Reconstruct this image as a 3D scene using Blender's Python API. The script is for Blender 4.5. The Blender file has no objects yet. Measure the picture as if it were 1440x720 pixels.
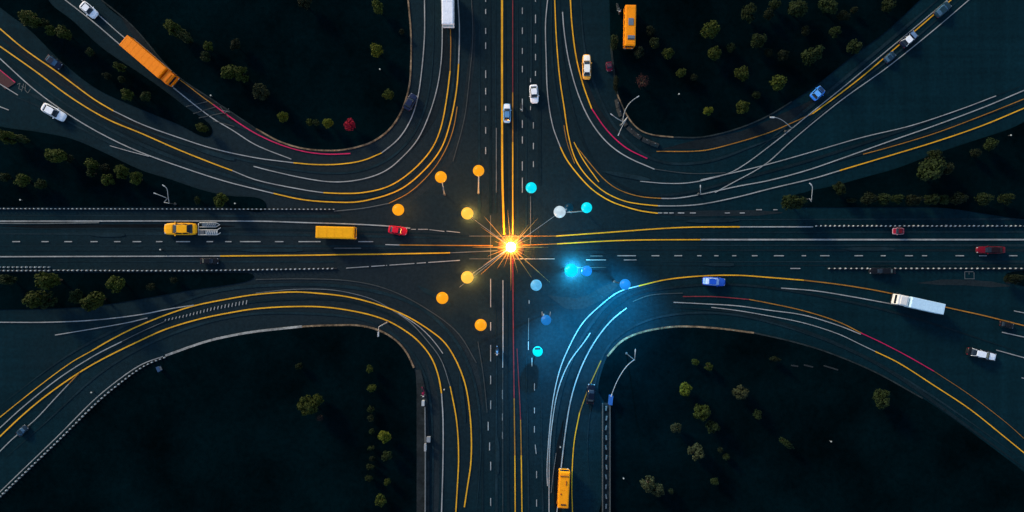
import bpy, bmesh, math, random
from mathutils import Vector, Matrix
R = math.radians
random.seed(7)
S = 0.16            # metres per photo pixel on the ground
H = 150.0           # height of the drone
sc = bpy.context.scene
COL = sc.collection

def gx(px): return (px - 720.0) * S
def gy(py): return (360.0 - py) * S
def at(px, py, h=0.0):
    k = (H - h) / H
    return Vector((gx(px) * k, gy(py) * k, 0.0))

# ------------------------------------------------------------------ materials
def newmat(name):
    m = bpy.data.materials.new(name); m.use_nodes = True
    nt = m.node_tree; b = nt.nodes['Principled BSDF']
    return m, nt, b

def noise(nt, scale, detail=4.0, rough=0.6, stretch=None, coord='pos'):
    n = nt.nodes.new('ShaderNodeTexNoise')
    n.inputs['Scale'].default_value = scale; n.inputs['Detail'].default_value = detail
    n.inputs['Roughness'].default_value = rough
    if coord == 'pos':
        g = nt.nodes.new('ShaderNodeNewGeometry'); src = g.outputs['Position']
    else:
        g = nt.nodes.new('ShaderNodeTexCoord'); src = g.outputs['Object']
    if stretch:
        mp = nt.nodes.new('ShaderNodeMapping'); mp.inputs['Scale'].default_value = stretch
        nt.links.new(src, mp.inputs['Vector']); src = mp.outputs['Vector']
    nt.links.new(src, n.inputs['Vector'])
    return n.outputs['Fac']

def ramp(nt, fac, stops):
    r = nt.nodes.new('ShaderNodeValToRGB')
    while len(r.color_ramp.elements) < len(stops): r.color_ramp.elements.new(0.5)
    for e, (p, c) in zip(r.color_ramp.elements, stops):
        e.position = p; e.color = (c[0], c[1], c[2], 1)
    nt.links.new(fac, r.inputs['Fac'])
    return r.outputs['Color']

def mul(nt, a, b, fac=1.0, mode='MULTIPLY'):
    x = nt.nodes.new('ShaderNodeMix'); x.data_type = 'RGBA'; x.blend_type = mode
    x.inputs['Factor'].default_value = fac
    nt.links.new(a, x.inputs['A']); nt.links.new(b, x.inputs['B'])
    return x.outputs['Result']

def bump(nt, b, fac, strength=0.3, dist=0.02):
    n = nt.nodes.new('ShaderNodeBump'); n.inputs['Strength'].default_value = strength
    n.inputs['Distance'].default_value = dist
    nt.links.new(fac, n.inputs['Height']); nt.links.new(n.outputs['Normal'], b.inputs['Normal'])

def sc_(c, k): return tuple(v * k for v in c)

def ground_mat(name, base, lo, hi, s1, s2, spec=0.03, rough=0.8, streak=None, bstr=0.3, lamp_warmth=None):
    m, nt, b = newmat(name)
    c = ramp(nt, noise(nt, s1, 5), [(0.3, sc_(base, lo)), (0.7, sc_(base, hi))])
    d = ramp(nt, noise(nt, s2, 3, 0.7), [(0.25, (0.72,) * 3), (0.75, (1.25,) * 3)])
    c = mul(nt, c, d)
    if streak:
        for st in streak:
            e = ramp(nt, noise(nt, 1.0, 3, 0.6, st), [(0.3, (0.86,) * 3), (0.7, (1.12,) * 3)])
            c = mul(nt, c, e)
    if lamp_warmth:   # lamp warmth round the junction, painted in as a greyer asphalt colour
        wc, centre, rad = lamp_warmth
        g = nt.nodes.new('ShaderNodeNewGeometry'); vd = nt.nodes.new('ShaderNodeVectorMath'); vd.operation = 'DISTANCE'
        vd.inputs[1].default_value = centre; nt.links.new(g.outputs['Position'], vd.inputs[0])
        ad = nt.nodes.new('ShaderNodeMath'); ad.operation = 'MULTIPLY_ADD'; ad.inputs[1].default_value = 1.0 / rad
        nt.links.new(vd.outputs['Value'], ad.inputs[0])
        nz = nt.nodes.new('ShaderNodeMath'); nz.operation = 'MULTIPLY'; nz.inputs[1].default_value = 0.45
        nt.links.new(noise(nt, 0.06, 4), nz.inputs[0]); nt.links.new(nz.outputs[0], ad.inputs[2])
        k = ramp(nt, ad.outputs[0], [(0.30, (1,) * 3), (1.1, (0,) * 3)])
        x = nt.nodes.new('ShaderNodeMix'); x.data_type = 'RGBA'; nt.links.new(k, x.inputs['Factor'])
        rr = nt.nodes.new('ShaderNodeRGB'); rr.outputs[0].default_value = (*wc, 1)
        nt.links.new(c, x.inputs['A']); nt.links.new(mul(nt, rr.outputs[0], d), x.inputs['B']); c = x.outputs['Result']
    nt.links.new(c, b.inputs['Base Color'])
    b.inputs['Roughness'].default_value = rough
    b.inputs['Specular IOR Level'].default_value = spec
    bump(nt, b, noise(nt, s2 * 3, 3), bstr, 0.03)
    return m

ASPH = (0.0021, 0.0158, 0.0228)
M_asphalt = ground_mat('asphalt', ASPH, 0.82, 1.2, 0.05, 1.3, streak=[(0.012, 0.5, 1), (0.5, 0.012, 1)], lamp_warmth=((0.0122, 0.0202, 0.0252), (-34, 6, 0), 112))
M_patch = ground_mat('asphalt_light', (0.0125, 0.0200, 0.0245), 0.85, 1.2, 0.12, 1.5)
M_brown = ground_mat('asphalt_worn', (0.0090, 0.0145, 0.0180), 0.75, 1.25, 0.1, 1.2)
M_dark = ground_mat('asphalt_dark', (0.0045, 0.0068, 0.0088), 0.7, 1.3, 0.2, 1.4)
M_grass = ground_mat('grass', (0.0005, 0.0043, 0.0057), 0.45, 1.55, 0.06, 0.9, spec=0.0, rough=1.0, bstr=0.8)
M_pave = ground_mat('paving', (0.018, 0.023, 0.025), 0.6, 1.4, 0.5, 2.5)
M_kerb = ground_mat('kerb_stone', (0.20, 0.14, 0.085), 0.25, 1.5, 0.55, 2.2, bstr=0.5)
M_kerbdark = ground_mat('kerb_dark', (0.02, 0.027, 0.028), 0.5, 1.5, 0.5, 2.2)
M_kerbpale = ground_mat('kerb_pale', (0.30, 0.30, 0.28), 0.35, 1.4, 0.9, 3.0, bstr=0.5)

def line_mat(name, base, wear=0.5, k=1.0):
    m, nt, b = newmat(name)
    c = ramp(nt, noise(nt, 0.22, 6, 0.7), [(0.3, sc_(base, wear)), (0.62, base)])
    d = ramp(nt, noise(nt, 2.2, 3, 0.7), [(0.25, (0.8,) * 3), (0.75, (1.1,) * 3)])
    nt.links.new(mul(nt, c, d), b.inputs['Base Color'])
    b.inputs['Roughness'].default_value = 0.6; b.inputs['Specular IOR Level'].default_value = 0.2
    return m
LM = {
    'W': line_mat('white_paint', (0.36, 0.37, 0.36), 0.5),
    'G': line_mat('faded_paint', (0.12, 0.135, 0.135), 0.5),
    'F': line_mat('ghost_paint', (0.05, 0.06, 0.06), 0.5),
    'Y': line_mat('yellow_line_and_trail', (0.86, 0.42, 0.015), 0.62),
    'O': line_mat('amber_line_and_trail', (0.42, 0.18, 0.02), 0.5),
    'R': line_mat('red_line_and_trail', (0.26, 0.03, 0.035), 0.5),
    'P': line_mat('magenta_line_and_trail', (0.62, 0.012, 0.10), 0.6),
}
_pc = {}
def paint(c, rough=0.38, coat=0.25, metal=0.0, dirt=0.88):
    key = (tuple(round(v, 3) for v in c), rough, coat, metal)
    if key in _pc: return _pc[key]
    m, nt, b = newmat('paint')
    d = ramp(nt, noise(nt, 1.6, 5, 0.65), [(0.3, (dirt,) * 3), (0.6, (1.0,) * 3)])
    rgb = nt.nodes.new('ShaderNodeRGB'); rgb.outputs[0].default_value = (c[0], c[1], c[2], 1)
    nt.links.new(mul(nt, rgb.outputs[0], d), b.inputs['Base Color'])
    b.inputs['Roughness'].default_value = rough; b.inputs['Metallic'].default_value = metal
    b.inputs['Specular IOR Level'].default_value = 0.15; b.inputs['Coat Weight'].default_value = coat * .2; b.inputs['Coat Roughness'].default_value = 0.12
    _pc[key] = m
    return m
def plain(name, c, rough=0.6, metal=0.0, spec=0.3):
    m, nt, b = newmat(name)
    d = ramp(nt, noise(nt, 3.0, 3), [(0.3, (0.8,) * 3), (0.7, (1.1,) * 3)])
    rgb = nt.nodes.new('ShaderNodeRGB'); rgb.outputs[0].default_value = (c[0], c[1], c[2], 1)
    nt.links.new(mul(nt, rgb.outputs[0], d), b.inputs['Base Color'])
    b.inputs['Roughness'].default_value = rough; b.inputs['Metallic'].default_value = metal
    b.inputs['Specular IOR Level'].default_value = spec
    return m
M_glass = plain('dark_glass', (0.008, 0.014, 0.022), 0.08, 0, 0.5)
M_glassblue = plain('blue_glass', (0.05, 0.12, 0.20), 0.15, 0, 0.5)
M_tyre = plain('rubber', (0.012, 0.012, 0.013), 0.8)
M_rim = plain('rim_alloy', (0.35, 0.36, 0.38), 0.35, 0.8)
M_lens = plain('lamp_lens', (0.55, 0.58, 0.6), 0.15, 0, 0.5)
M_tail = plain('tail_lens', (0.35, 0.01, 0.015), 0.2, 0, 0.5)
M_black = plain('black_plastic', (0.012, 0.013, 0.015), 0.6)
M_steel = plain('galvanised_steel', (0.28, 0.30, 0.31), 0.5, 0.3)
M_paleSteel = plain('pale_steel', (0.62, 0.62, 0.60), 0.5, 0.0)
M_darkpole = plain('dark_pole', (0.05, 0.055, 0.06), 0.6)
M_amber = plain('flare_amber', (0.85, 0.40, 0.08), 0.5)
M_bark = plain('bark', (0.05, 0.035, 0.022), 0.9)
M_white = plain('white_block', (0.44, 0.46, 0.45), 0.6)
M_conc = plain('concrete', (0.14, 0.15, 0.15), 0.85)
M_concdark = plain('concrete_dark', (0.016, 0.020, 0.022), 0.85)
M_greybox = plain('grey_cabinet', (0.42, 0.44, 0.45), 0.6)
M_bluebox = plain('blue_cabinet', (0.02, 0.075, 0.22), 0.5)

def emit_mat(name, c, strength, var=0.12):
    m, nt, b = newmat(name)
    b.inputs['Base Color'].default_value = (c[0] * .15, c[1] * .15, c[2] * .15, 1); b.inputs['Specular IOR Level'].default_value = 0.1
    b.inputs['Roughness'].default_value = 0.35
    f = ramp(nt, noise(nt, 0.9, 3, 0.5, None, 'obj'), [(0.3, sc_(c, 1 - var)), (0.7, sc_(c, 1.0))])
    nt.links.new(f, b.inputs['Emission Color'])
    b.inputs['Emission Strength'].default_value = strength
    return m

# leaves: the tint of each tree is the object's own colour
M_leaf, nt, b = newmat('leaves')
oi = nt.nodes.new('ShaderNodeObjectInfo')
v = ramp(nt, noise(nt, 1.1, 3), [(0.3, (0.6, 0.62, 0.7)), (0.7, (1.3, 1.25, 1.0))])
nt.links.new(mul(nt, oi.outputs['Color'], v), b.inputs['Base Color'])
b.inputs['Roughness'].default_value = 0.8; b.inputs['Specular IOR Level'].default_value = 0.12

# ------------------------------------------------------------------ mesh helpers
class MB:
    def __init__(s): s.bm = bmesh.new()
    def box(s, c, size, bev=0.0, rz=0.0, taper=None):
        r = bmesh.ops.create_cube(s.bm, size=1.0)
        vs = r['verts']
        for v in vs:
            v.co = Vector((v.co.x * size[0], v.co.y * size[1], v.co.z * size[2]))
            if taper and v.co.z > 0: v.co.x *= taper; v.co.y *= taper
        if bev > 0:
            es = list({e for v in vs for e in v.link_edges})
            q = bmesh.ops.bevel(s.bm, geom=es, offset=bev, segments=2, affect='EDGES', profile=0.6)
            vs = list({v for f in q['faces'] for v in f.verts} | {v for v in vs if v.is_valid})
        m = Matrix.Translation(Vector(c)) @ Matrix.Rotation(rz, 4, 'Z')
        bmesh.ops.transform(s.bm, matrix=m, verts=vs)
        return s
    def loft(s, rings, cap=True, smooth=False):
        n = len(rings[0]); rows = []
        for r in rings: rows.append([s.bm.verts.new(p) for p in r])
        for a, b_ in zip(rows, rows[1:]):
            for i in range(n):
                f = s.bm.faces.new((a[i], a[(i + 1) % n], b_[(i + 1) % n], b_[i])); f.smooth = smooth
        if cap:
            s.bm.faces.new(list(reversed(rows[0]))); s.bm.faces.new(rows[-1])
        return s
    def tube(s, pts, rads, n=8, smooth=True):
        pts = [Vector(p) for p in pts]
        if not hasattr(rads, '__len__'): rads = [rads] * len(pts)
        rings = []
        for i, p in enumerate(pts):
            d = (pts[min(i + 1, len(pts) - 1)] - pts[max(i - 1, 0)]).normalized()
            u = d.cross(Vector((0, 0, 1)))
            if u.length < 1e-3: u = Vector((1, 0, 0))
            u.normalize(); w = d.cross(u).normalized()
            rings.append([p + (u * math.cos(2 * math.pi * k / n) + w * math.sin(2 * math.pi * k / n)) * rads[i] for k in range(n)])
        return s.loft(rings, True, smooth)
    def lathe(s, prof, n=20, c=(0, 0, 0), smooth=True):
        rings = [[Vector((c[0] + r * math.cos(2 * math.pi * k / n), c[1] + r * math.sin(2 * math.pi * k / n), c[2] + z)) for k in range(n)] for r, z in prof]
        return s.loft(rings, True, smooth)
    def sphere(s, c, r, nu=28, nv=14, sq=1.0):
        prof = [(max(1e-3, r * math.sin(math.pi * i / nv)), -r * sq * math.cos(math.pi * i / nv)) for i in range(nv + 1)]
        return s.lathe(prof, nu, c)
    def disc(s, c, r, depth, axis='Y', n=18):
        rings = []
        for t in (-1, 1):
            for rr in ((0.55, 1.0) if t < 0 else (1.0, 0.55)):
                rings.append([Vector((c[0] + rr * r * math.cos(2 * math.pi * k / n), c[1] + t * depth / 2, c[2] + rr * r * math.sin(2 * math.pi * k / n))) for k in range(n)])
        return s.loft(rings)
    def poly(s, pts, z):
        s.bm.faces.new([s.bm.verts.new((p[0], p[1], z)) for p in pts]); return s
    def mesh(s, name):
        bmesh.ops.recalc_face_normals(s.bm, faces=s.bm.faces)
        me = bpy.data.meshes.new(name); s.bm.to_mesh(me); s.bm.free()
        return me

def link(name, me, mat, parent=None, loc=None):
    o = bpy.data.objects.new(name, me); COL.objects.link(o)
    if len(me.materials) == 0: me.materials.append(None)
    o.material_slots[0].link = 'OBJECT'; o.material_slots[0].material = mat
    if parent: o.parent = parent
    if loc is not None: o.location = loc
    return o
def obj(name, mb, mat, parent=None, loc=None): return link(name, mb.mesh(name), mat, parent, loc)
def tag(o, label=None, cat=None, group=None, kind=None):
    if label: o['label'] = label
    if cat: o['category'] = cat
    if group: o['group'] = group
    if kind: o['kind'] = kind
    return o
def thing(name, label, cat, loc, rz=0.0, group=None, scale=None):
    o = bpy.data.objects.new(name, None); COL.objects.link(o)
    o.location = loc; o.rotation_euler = (0, 0, rz); o.empty_display_size = 0.5
    if scale: o.scale = scale
    return tag(o, label, cat, group)

def catmull(pts, step=1.2, closed=False):
    P = [Vector((p[0], p[1])) for p in pts]; out = []
    n = len(P)
    if n == 2 and not closed: return P
    for i in range(n if closed else n - 1):
        if closed: p0, p1, p2, p3 = P[i - 1], P[i], P[(i + 1) % n], P[(i + 2) % n]
        else: p0, p1, p2, p3 = P[max(i - 1, 0)], P[i], P[i + 1], P[min(i + 2, n - 1)]
        k = max(1, int((p2 - p1).length / step))
        # centripetal-like damping against overshoot on uneven spacing
        l = (p2 - p1).length
        m1 = (p2 - p0); m1 = m1 / max(m1.length, 1e-6) * l
        m2 = (p3 - p1); m2 = m2 / max(m2.length, 1e-6) * l
        if p0 == p1: m1 = (p2 - p1)
        if p3 == p2: m2 = (p2 - p1)
        for j in range(k):
            t = j / k; t2 = t * t; t3 = t2 * t
            out.append(p1 * (2 * t3 - 3 * t2 + 1) + m1 * (t3 - 2 * t2 + t) + p2 * (-2 * t3 + 3 * t2) + m2 * (t3 - t2))
    if not closed: out.append(P[-1])
    # smooth a little
    for _ in range(3):
        q = out[:]
        for i in range(len(out)):
            if not closed and i in (0, len(out) - 1): continue
            q[i] = out[i - 1] * 0.25 + out[i] * 0.5 + out[(i + 1) % len(out)] * 0.25
        out = q
    return out
def world(pts): return [Vector((gx(p[0]), gy(p[1]))) for p in pts]

def ribbon(mb, wp, width, z, ends=True, wob=0.0):
    rows = []; N_ = len(wp)
    for i, p in enumerate(wp):
        d = wp[min(i + 1, len(wp) - 1)] - wp[max(i - 1, 0)]
        if d.length < 1e-6: d = Vector((1, 0))
        d.normalize(); nrm = Vector((-d.y, d.x))
        w = width * 0.5 * (1 + wob * math.sin(i * 1.7))
        if wob: w *= min(1.0, .03 + (i / N_) * 4, .03 + (1 - i / N_) * 4)
        rows.append((mb.bm.verts.new((p.x + nrm.x * w, p.y + nrm.y * w, z)), mb.bm.verts.new((p.x - nrm.x * w, p.y - nrm.y * w, z))))
    for a, b_ in zip(rows, rows[1:]): mb.bm.faces.new((a[0], a[1], b_[1], b_[0]))
def slab(mb, wp, width, z0, z1):
    rows = []
    for i, p in enumerate(wp):
        d = (wp[min(i + 1, len(wp) - 1)] - wp[max(i - 1, 0)]).normalized(); n = Vector((-d.y, d.x)) * width * 0.5
        rows.append([Vector((p.x + n.x, p.y + n.y, z0)), Vector((p.x - n.x, p.y - n.y, z0)), Vector((p.x - n.x, p.y - n.y, z1)), Vector((p.x + n.x, p.y + n.y, z1))])
    mb.loft(rows)

# ------------------------------------------------------------------ ground
B = MB(); B.poly([(-1500, -1500), (1500, -1500), (1500, 1500), (-1500, 1500)], -0.12)
tag(obj('ground', B, M_grass), kind='structure')
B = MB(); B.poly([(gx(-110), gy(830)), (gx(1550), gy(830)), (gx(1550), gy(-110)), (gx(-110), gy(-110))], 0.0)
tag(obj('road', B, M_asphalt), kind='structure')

ISL = {
 'A': [(92,-118),(143,-45),(143,0),(187,37),(245,103),(300,141),(360,181),(393,199),(427,209),(467,212),(493,209),(523,200),(547,183),(563,160),(573,133),(577,110),(578,50),(574,0),(572,-118)],
 'B': [(20,-118),(67,0),(100,27),(143,67),(207,110),(260,150),(299,189),(250,174),(183,147),(133,123),(83,83),(43,43),(0,10),(-118,-90)],
 'C': [(-118,140),(0,178),(50,185),(100,195),(143,213),(200,240),(233,250),(283,267),(317,275),(376,290),(317,290.5),(200,290.5),(0,290.5),(-118,290.5)],
 'D': [(-118,384),(0,384),(200,384),(340,384),(361,387),(345,396),(267,408),(200,420),(133,430),(67,434),(0,435),(-118,437)],
 'E': [(-118,800),(0,702),(50,654),(100,604),(150,554),(200,514),(233,501),(287,481),(360,466),(427,459),(487,457),(510,458),(532,464),(550,473),(560,481),(573,497),(582,517),(586,547),(586,640),(586,830),(-118,830)],
 'F': [(857,830),(857,640),(852,565),(840,552),(844,530),(854,501),(873,480),(893,470),(920,463),(953,459),(1003,461),(1060,468),(1113,480),(1163,495),(1230,523),(1297,560),(1347,594),(1397,631),(1440,664),(1550,760),(1550,830)],
 'G': [(855,-118),(857,0),(859,67),(863,100),(868,133),(880,160),(895,180),(913,189),(947,193),(987,193),(1037,181),(1080,163),(1113,143),(1147,120),(1197,80),(1247,43),(1293,0),(1420,-118)],
 'H': [(1098,287),(1137,269),(1170,262),(1213,250),(1260,237),(1313,217),(1363,200),(1413,184),(1550,140),(1550,291),(1300,291),(1130,291)],
 'I': [(1412,384),(1550,383),(1550,404),(1430,401)],
}
M_is = {}
for k, pts in ISL.items():
    # keep the outer border straight, smooth the rest
    w = catmull(world(pts), 0.9, True)
    B = MB(); n = len(w)
    top = [B.bm.verts.new((p.x, p.y, 0.13)) for p in w]; bot = [B.bm.verts.new((p.x, p.y, -0.1)) for p in w]
    f = B.bm.faces.new(top)
    for i in range(n): B.bm.faces.new((top[i], bot[i], bot[(i + 1) % n], top[(i + 1) % n]))
    bmesh.ops.triangulate(B.bm, faces=[f])
    o = obj('grass_island', B, M_grass); tag(o, kind='structure')

KERB = [
 ([(574,0),(578,50),(577,110),(573,133),(563,160),(547,183),(523,200),(493,209),(467,212),(427,209),(393,199),(360,181)], M_kerb, 0.34),
 ([(360,181),(300,141),(245,103),(187,37),(143,0)], M_kerbdark, 0.3),
 ([(360,466),(427,459),(487,457),(510,458),(532,464),(550,473),(560,481),(573,497),(582,517)], M_kerb, 0.36),
 ([(233,500),(287,481),(320,473),(360,466),(425,459)], M_kerbpale, 0.5),
 ([(854,501),(873,480),(893,470),(920,463),(953,459),(1003,461),(1060,468)], M_kerb, 0.36),
 ([(1060,468),(1113,480),(1163,495),(1230,523),(1297,560)], M_kerbdark, 0.3),
 ([(868,133),(880,160),(895,180),(913,189),(947,193)], M_kerb, 0.28),
 ([(947,193),(987,193),(1037,181),(1080,163),(1113,143)], M_kerbdark, 0.3),
 ([(859,64),(863,100),(868,133)], M_kerbdark, 0.4),
]
for i, (pts, m, w) in enumerate(KERB):
    B = MB(); slab(B, catmull(world(pts), 0.8), w, -0.05, 0.165 + 0.004 * i)
    tag(obj('kerb', B, m), kind='structure')

# asphalt patches and verges (each sheet 4 mm above the last)
PATCH = [
 ([(664,0),(666,50),(660,110),(652,167),(640,210),(618,246),(588,272),(555,294),(520,303)], 9, M_patch),
 ([(470,398),(540,412),(600,436),(640,470),(668,520),(680,580)], 10, M_patch),
 ([(0,52),(50,88),(100,120),(150,161),(200,182),(250,202)], 17, M_brown),
 ([(150,-10),(193,48),(252,113),(305,151),(360,190)], 14, M_brown),
 ([(930,210),(1000,200),(1050,190),(1100,168),(1150,138)], 15, M_brown),
 ([(596,500),(612,560),(613,640),(612,760)], 10, M_patch),
 ([(792,590),(786,660),(785,740)], 12, M_dark),
 ([(800,15),(812,80),(824,120),(850,170),(890,205)], 7, M_brown),
 ([(625,20),(626,70),(622,120),(608,165),(580,210)], 10, M_brown),
 ([(0,318),(140,319),(330,318)], 7, M_dark),
 ([(770,415),(812,428),(870,398)], 16, M_patch),
 ([(1290,398),(1350,397),(1420,402)], 8, M_patch),
 ([(920,301),(1000,300),(1100,299)], 8, M_patch),
 ([(140,414),(240,401),(340,393)], 9, M_patch),
]
TRK = [
 [(-60,322),(300,322),(560,327),(690,333)], [(-60,329),(300,329),(560,333),(690,337)], [(-60,346),(640,346)], [(-60,353),(640,352)], [(-60,368),(470,368)], [(-60,303),(480,304)],
 [(745,352),(1500,352)], [(745,345),(1500,345)], [(860,368),(1500,368)], [(860,373.5),(1500,373)], [(800,327),(1500,326)], [(860,309),(1500,308)],
 [(690,-60),(690,300)], [(697,-60),(697,300)], [(674,-60),(674,300)], [(711,-60),(712,320)], [(728,-60),(728,330)], [(740,-60),(740,320)], [(760,-60),(759,260)], [(747,-60),(747,150)],
 [(698,390),(698,760)], [(714,380),(715,760)], [(739,420),(744,760)], [(760,500),(764,760)], [(680,600),(678,760)],
 [(0,52),(83,113),(160,164),(250,200),(330,222),(420,240),(490,243),(540,228),(575,198),(595,160),(606,110),(610,40),(609,-40)],
 [(0,74),(83,140),(160,185),(250,224),(330,250),(420,274),(490,279),(550,266),(590,232),(620,190),(634,140),(640,80),(640,-40)],
 [(60,108),(160,178),(260,222),(360,258)],
 [(0,128),(60,152),(160,203),(260,232)], [(115,18),(190,80),(270,142),(340,180),(400,205)],
 [(0,600),(83,540),(150,495),(233,452),(317,430),(400,421),(480,422),(540,439),(590,470),(625,515),(640,570),(646,640),(640,760)],
 [(0,570),(100,497),(200,447),(300,410),(420,400),(520,408),(590,432),(640,478),(668,540),(676,620),(670,720)],
 [(0,650),(60,598),(150,518),(240,470),(340,443),(440,441),(520,452),(570,485),(598,530),(608,600),(608,760)],
 [(786,-30),(790,60),(800,130),(820,200),(850,245),(900,272),(960,272),(1040,252),(1150,222),(1300,172),(1460,112)],
 [(776,-30),(776,80),(785,150),(805,215),(840,265),(900,292),(980,295)],
 [(815,-30),(822,70),(840,130),(870,185),(920,225),(990,228),(1060,205),(1130,178)],
 [(1150,235),(1280,195),(1450,140)], [(1100,205),(1180,138),(1270,68),(1360,-10)], [(1060,215),(1200,100),(1330,-10)],
 [(790,690),(790,620),(805,540),(835,470),(880,420),(940,405),(1030,400),(1130,412),(1260,440),(1450,500)],
 [(778,700),(780,600),(795,530),(825,465),(870,415),(930,398)],
 [(830,690),(826,620),(833,560),(850,495),(880,465),(930,445),(1010,440),(1090,455),(1190,490),(1300,550),(1450,655)],
 [(940,432),(1040,440),(1130,465),(1240,515),(1340,585),(1450,665)],
]
random.seed(21)
M_track = [ground_mat('tyre_track', (0.0085, 0.0215, 0.0285), 0.7, 1.35, 0.16, 1.6), ground_mat('tyre_track_dark', (0.0058, 0.0148, 0.0200), 0.75, 1.25, 0.16, 1.6)]
for i, pts in enumerate(TRK): PATCH.append((pts, random.uniform(2.6, 4.6), M_track[0 if i % 3 else 1]))
for (x, y, dx, dy, wd) in ((380,352,46,0,5),(150,330,26,0,6),(1220,350,38,0,5),(1010,372,22,0,5),(700,640,0,26,5),(1000,310,40,-1,6),(60,140,22,10,6),(650,560,4,34,6),(610,415,24,14,7),(300,216,30,9,6),(880,247,34,6,6),):
    PATCH.append(([(x - dx, y - dy), (x, y), (x + dx, y + dy)], wd, M_track[1] if (int(x) % 2) else M_track[0]))
for i, (pts, wpx, m) in enumerate(PATCH):
    B = MB(); ribbon(B, catmull(world(pts), 1.0), wpx * S, 0.004 + 0.002 * i, wob=0.05)
    tag(obj('asphalt_patch', B, m), kind='structure')
ZL = 0.006 + 0.002 * len(PATCH)
# paved strip beside the south-west lawn
B = MB(); B.poly(world([(584.5,520),(592,520),(601,560),(604,620),(604,830),(586,830),(586,547)]), ZL + 0.03)
tag(obj('pavement', B, M_pave), kind='structure')
B = MB(); B.poly(world([(847,566),(858,566),(858,830),(847,830)]), ZL + 0.09)
tag(obj('pavement', B, M_pave), kind='structure')
B = MB(); B.poly(world([(0,99),(22,117),(8,126),(0,118)]), ZL)
tag(obj('asphalt_patch', B, plain('red_asphalt', (0.05, 0.012, 0.016), 0.8)), kind='structure')

# ------------------------------------------------------------------ painted lines; long colour-changing ones stand for light trails
LB = {k: MB() for k in LM}
_li = [0]
def L(col, pts, w=1.9):
    wp = list(pts)
    def ext(a, b_):
        if a[0] <= 0.5 or a[0] >= 1439.5 or a[1] <= 0.5 or a[1] >= 719.5:
            d = Vector((a[0] - b_[0], a[1] - b_[1])).normalized() * 60
            return (a[0] + d.x, a[1] + d.y)
    e0 = ext(wp[0], wp[1]); e1 = ext(wp[-1], wp[-2])
    if e0: wp = [e0] + wp
    if e1: wp = wp + [e1]
    _li[0] += 1
    ribbon(LB[col], catmull(world(wp), 0.7), w * S * (0.84 if w < 2.3 else 0.92), ZL + 0.006 + 0.0025 * (_li[0] % 16))
def D(col, segs, x=None, y=None, w=1.8):
    for a, b_ in segs:
        p = [(x, a), (x, b_)] if x is not None else [(a, y), (b_, y)]
        L(col, p, w)

# north-west ramps
L('Y', [(0,40),(33,68),(83,103),(133,140),(160,156)], 2.0)
L('W', [(160,156),(200,175),(250,193),(300,209),(360,222),(413,229)], 1.6)
L('Y', [(413,229),(443,231.5),(477,231),(510,226),(537,215)], 1.9)
L('W', [(537,215),(560,196),(577,170),(587,140),(593,100),(597,50),(597,0)], 1.7)
L('Y', [(0,65),(50,100),(100,137),(150,167),(200,188),(250,210),(300,230),(327,240)], 2.0)
L('W', [(327,240),(360,253),(427,267),(455,271)], 1.6)
L('Y', [(455,271),(477,272),(510,271),(547,262),(580,240),(607,210),(620,180),(628,140),(633,100)], 2.0)
L('O', [(633,100),(634,60),(633,30)], 1.4)
L('W', [(0,82),(50,127),(100,163),(150,192),(200,215),(267,239),(317,255),(360,266),(385,272)], 1.7)
L('Y', [(385,272),(427,281),(477,284.5),(510,283),(560,268),(593,243),(620,210),(633,173),(642,127),(645,90)], 2.0)
L('W', [(645,90),(646,60),(646,33),(644,0)], 1.8)
L('G', [(470,297),(510,293),(547,286)], 1.3)
L('O', [(547,286),(577,270),(608,240),(627,210),(638,180),(643,150)], 1.3)
L('W', [(155,205),(183,213),(210,220)], 1.3)
L('W', [(357,234),(380,240),(430,251),(470,256),(510,252),(543,240),(567,220),(587,197),(603,163),(615,123),(621,80),(622,33),(621,0)], 1.6)
L('F', [(663,0),(665,50),(660,110),(653,167),(637,227)], 1.2)
L('W', [(92,0),(133,32),(168,62),(205,92),(240,120),(267,142),(300,167),(327,183),(360,204),(410,224)], 1.6)
L('W', [(115,0),(140,22),(175,53),(215,84)], 1.5)
L('O', [(240,103),(265,121),(287,138),(300,147)], 1.4)
L('P', [(300,147),(330,169),(360,188),(393,203),(427,213),(460,217),(493,216)], 1.8)
L('P', [(0,98),(12,108),(22,116)], 1.4)
L('W', [(0,118),(13,126),(26,134)], 1.4)
L('W', [(0,150),(13,155)], 1.4)
for p in ([(25,119),(29,117)],[(29,117),(27,125)],[(27,125),(32,127)],[(31,121),(37,125)],[(34,118),(31,129)],[(37,119),(36,127)],[(36,127),(40,131)],[(44,125),(40,131)]):
    L('G', p, 0.9)
for p in ([(262,150),(292,143)],[(272,160),(305,150)],[(280,166),(318,158)],[(300,170),(330,178)],[(310,150),(322,166)]): L('F', p, 1.2)
for p in ([(312,155),(324,158)],[(316,160),(322,153)]): L('G', p, 1.0)

# north road
D('W', [(0,3),(13,20),(40,48),(60,69),(99,110),(124,133),(149,156),(179,188),(207,217)], x=683, w=1.5)
L('Y', [(706,0),(706,120),(706.5,250),(709,330)], 3.0)
L('G', [(698,180),(698,271)], 1.6)
L('R', [(721,0),(721,130)], 1.3)
L('O', [(721,130),(721,200)], 1.8)
L('Y', [(721,200),(721,330)], 2.0)
D('W', [(11,20),(39,48),(68,76),(93,102),(139,157),(169,180),(192,202),(227,240),(250,271)], x=734.5, w=1.5)
D('W', [(0,3),(21,33),(49,61),(76,85),(100,107)], x=753, w=1.5)
D('W', [(110,116),(149,155)], x=746, w=1.3)
D('W', [(172,181),(201,210),(227,235)], x=750, w=1.4)
L('G', [(746,276),(746,345)], 0.9)
D('G', [(284,296),(300,310)], x=746, w=1.3)
L('W', [(770,0),(767,33),(768,83),(770,133),(777,177),(788,207)], 1.6)
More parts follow.
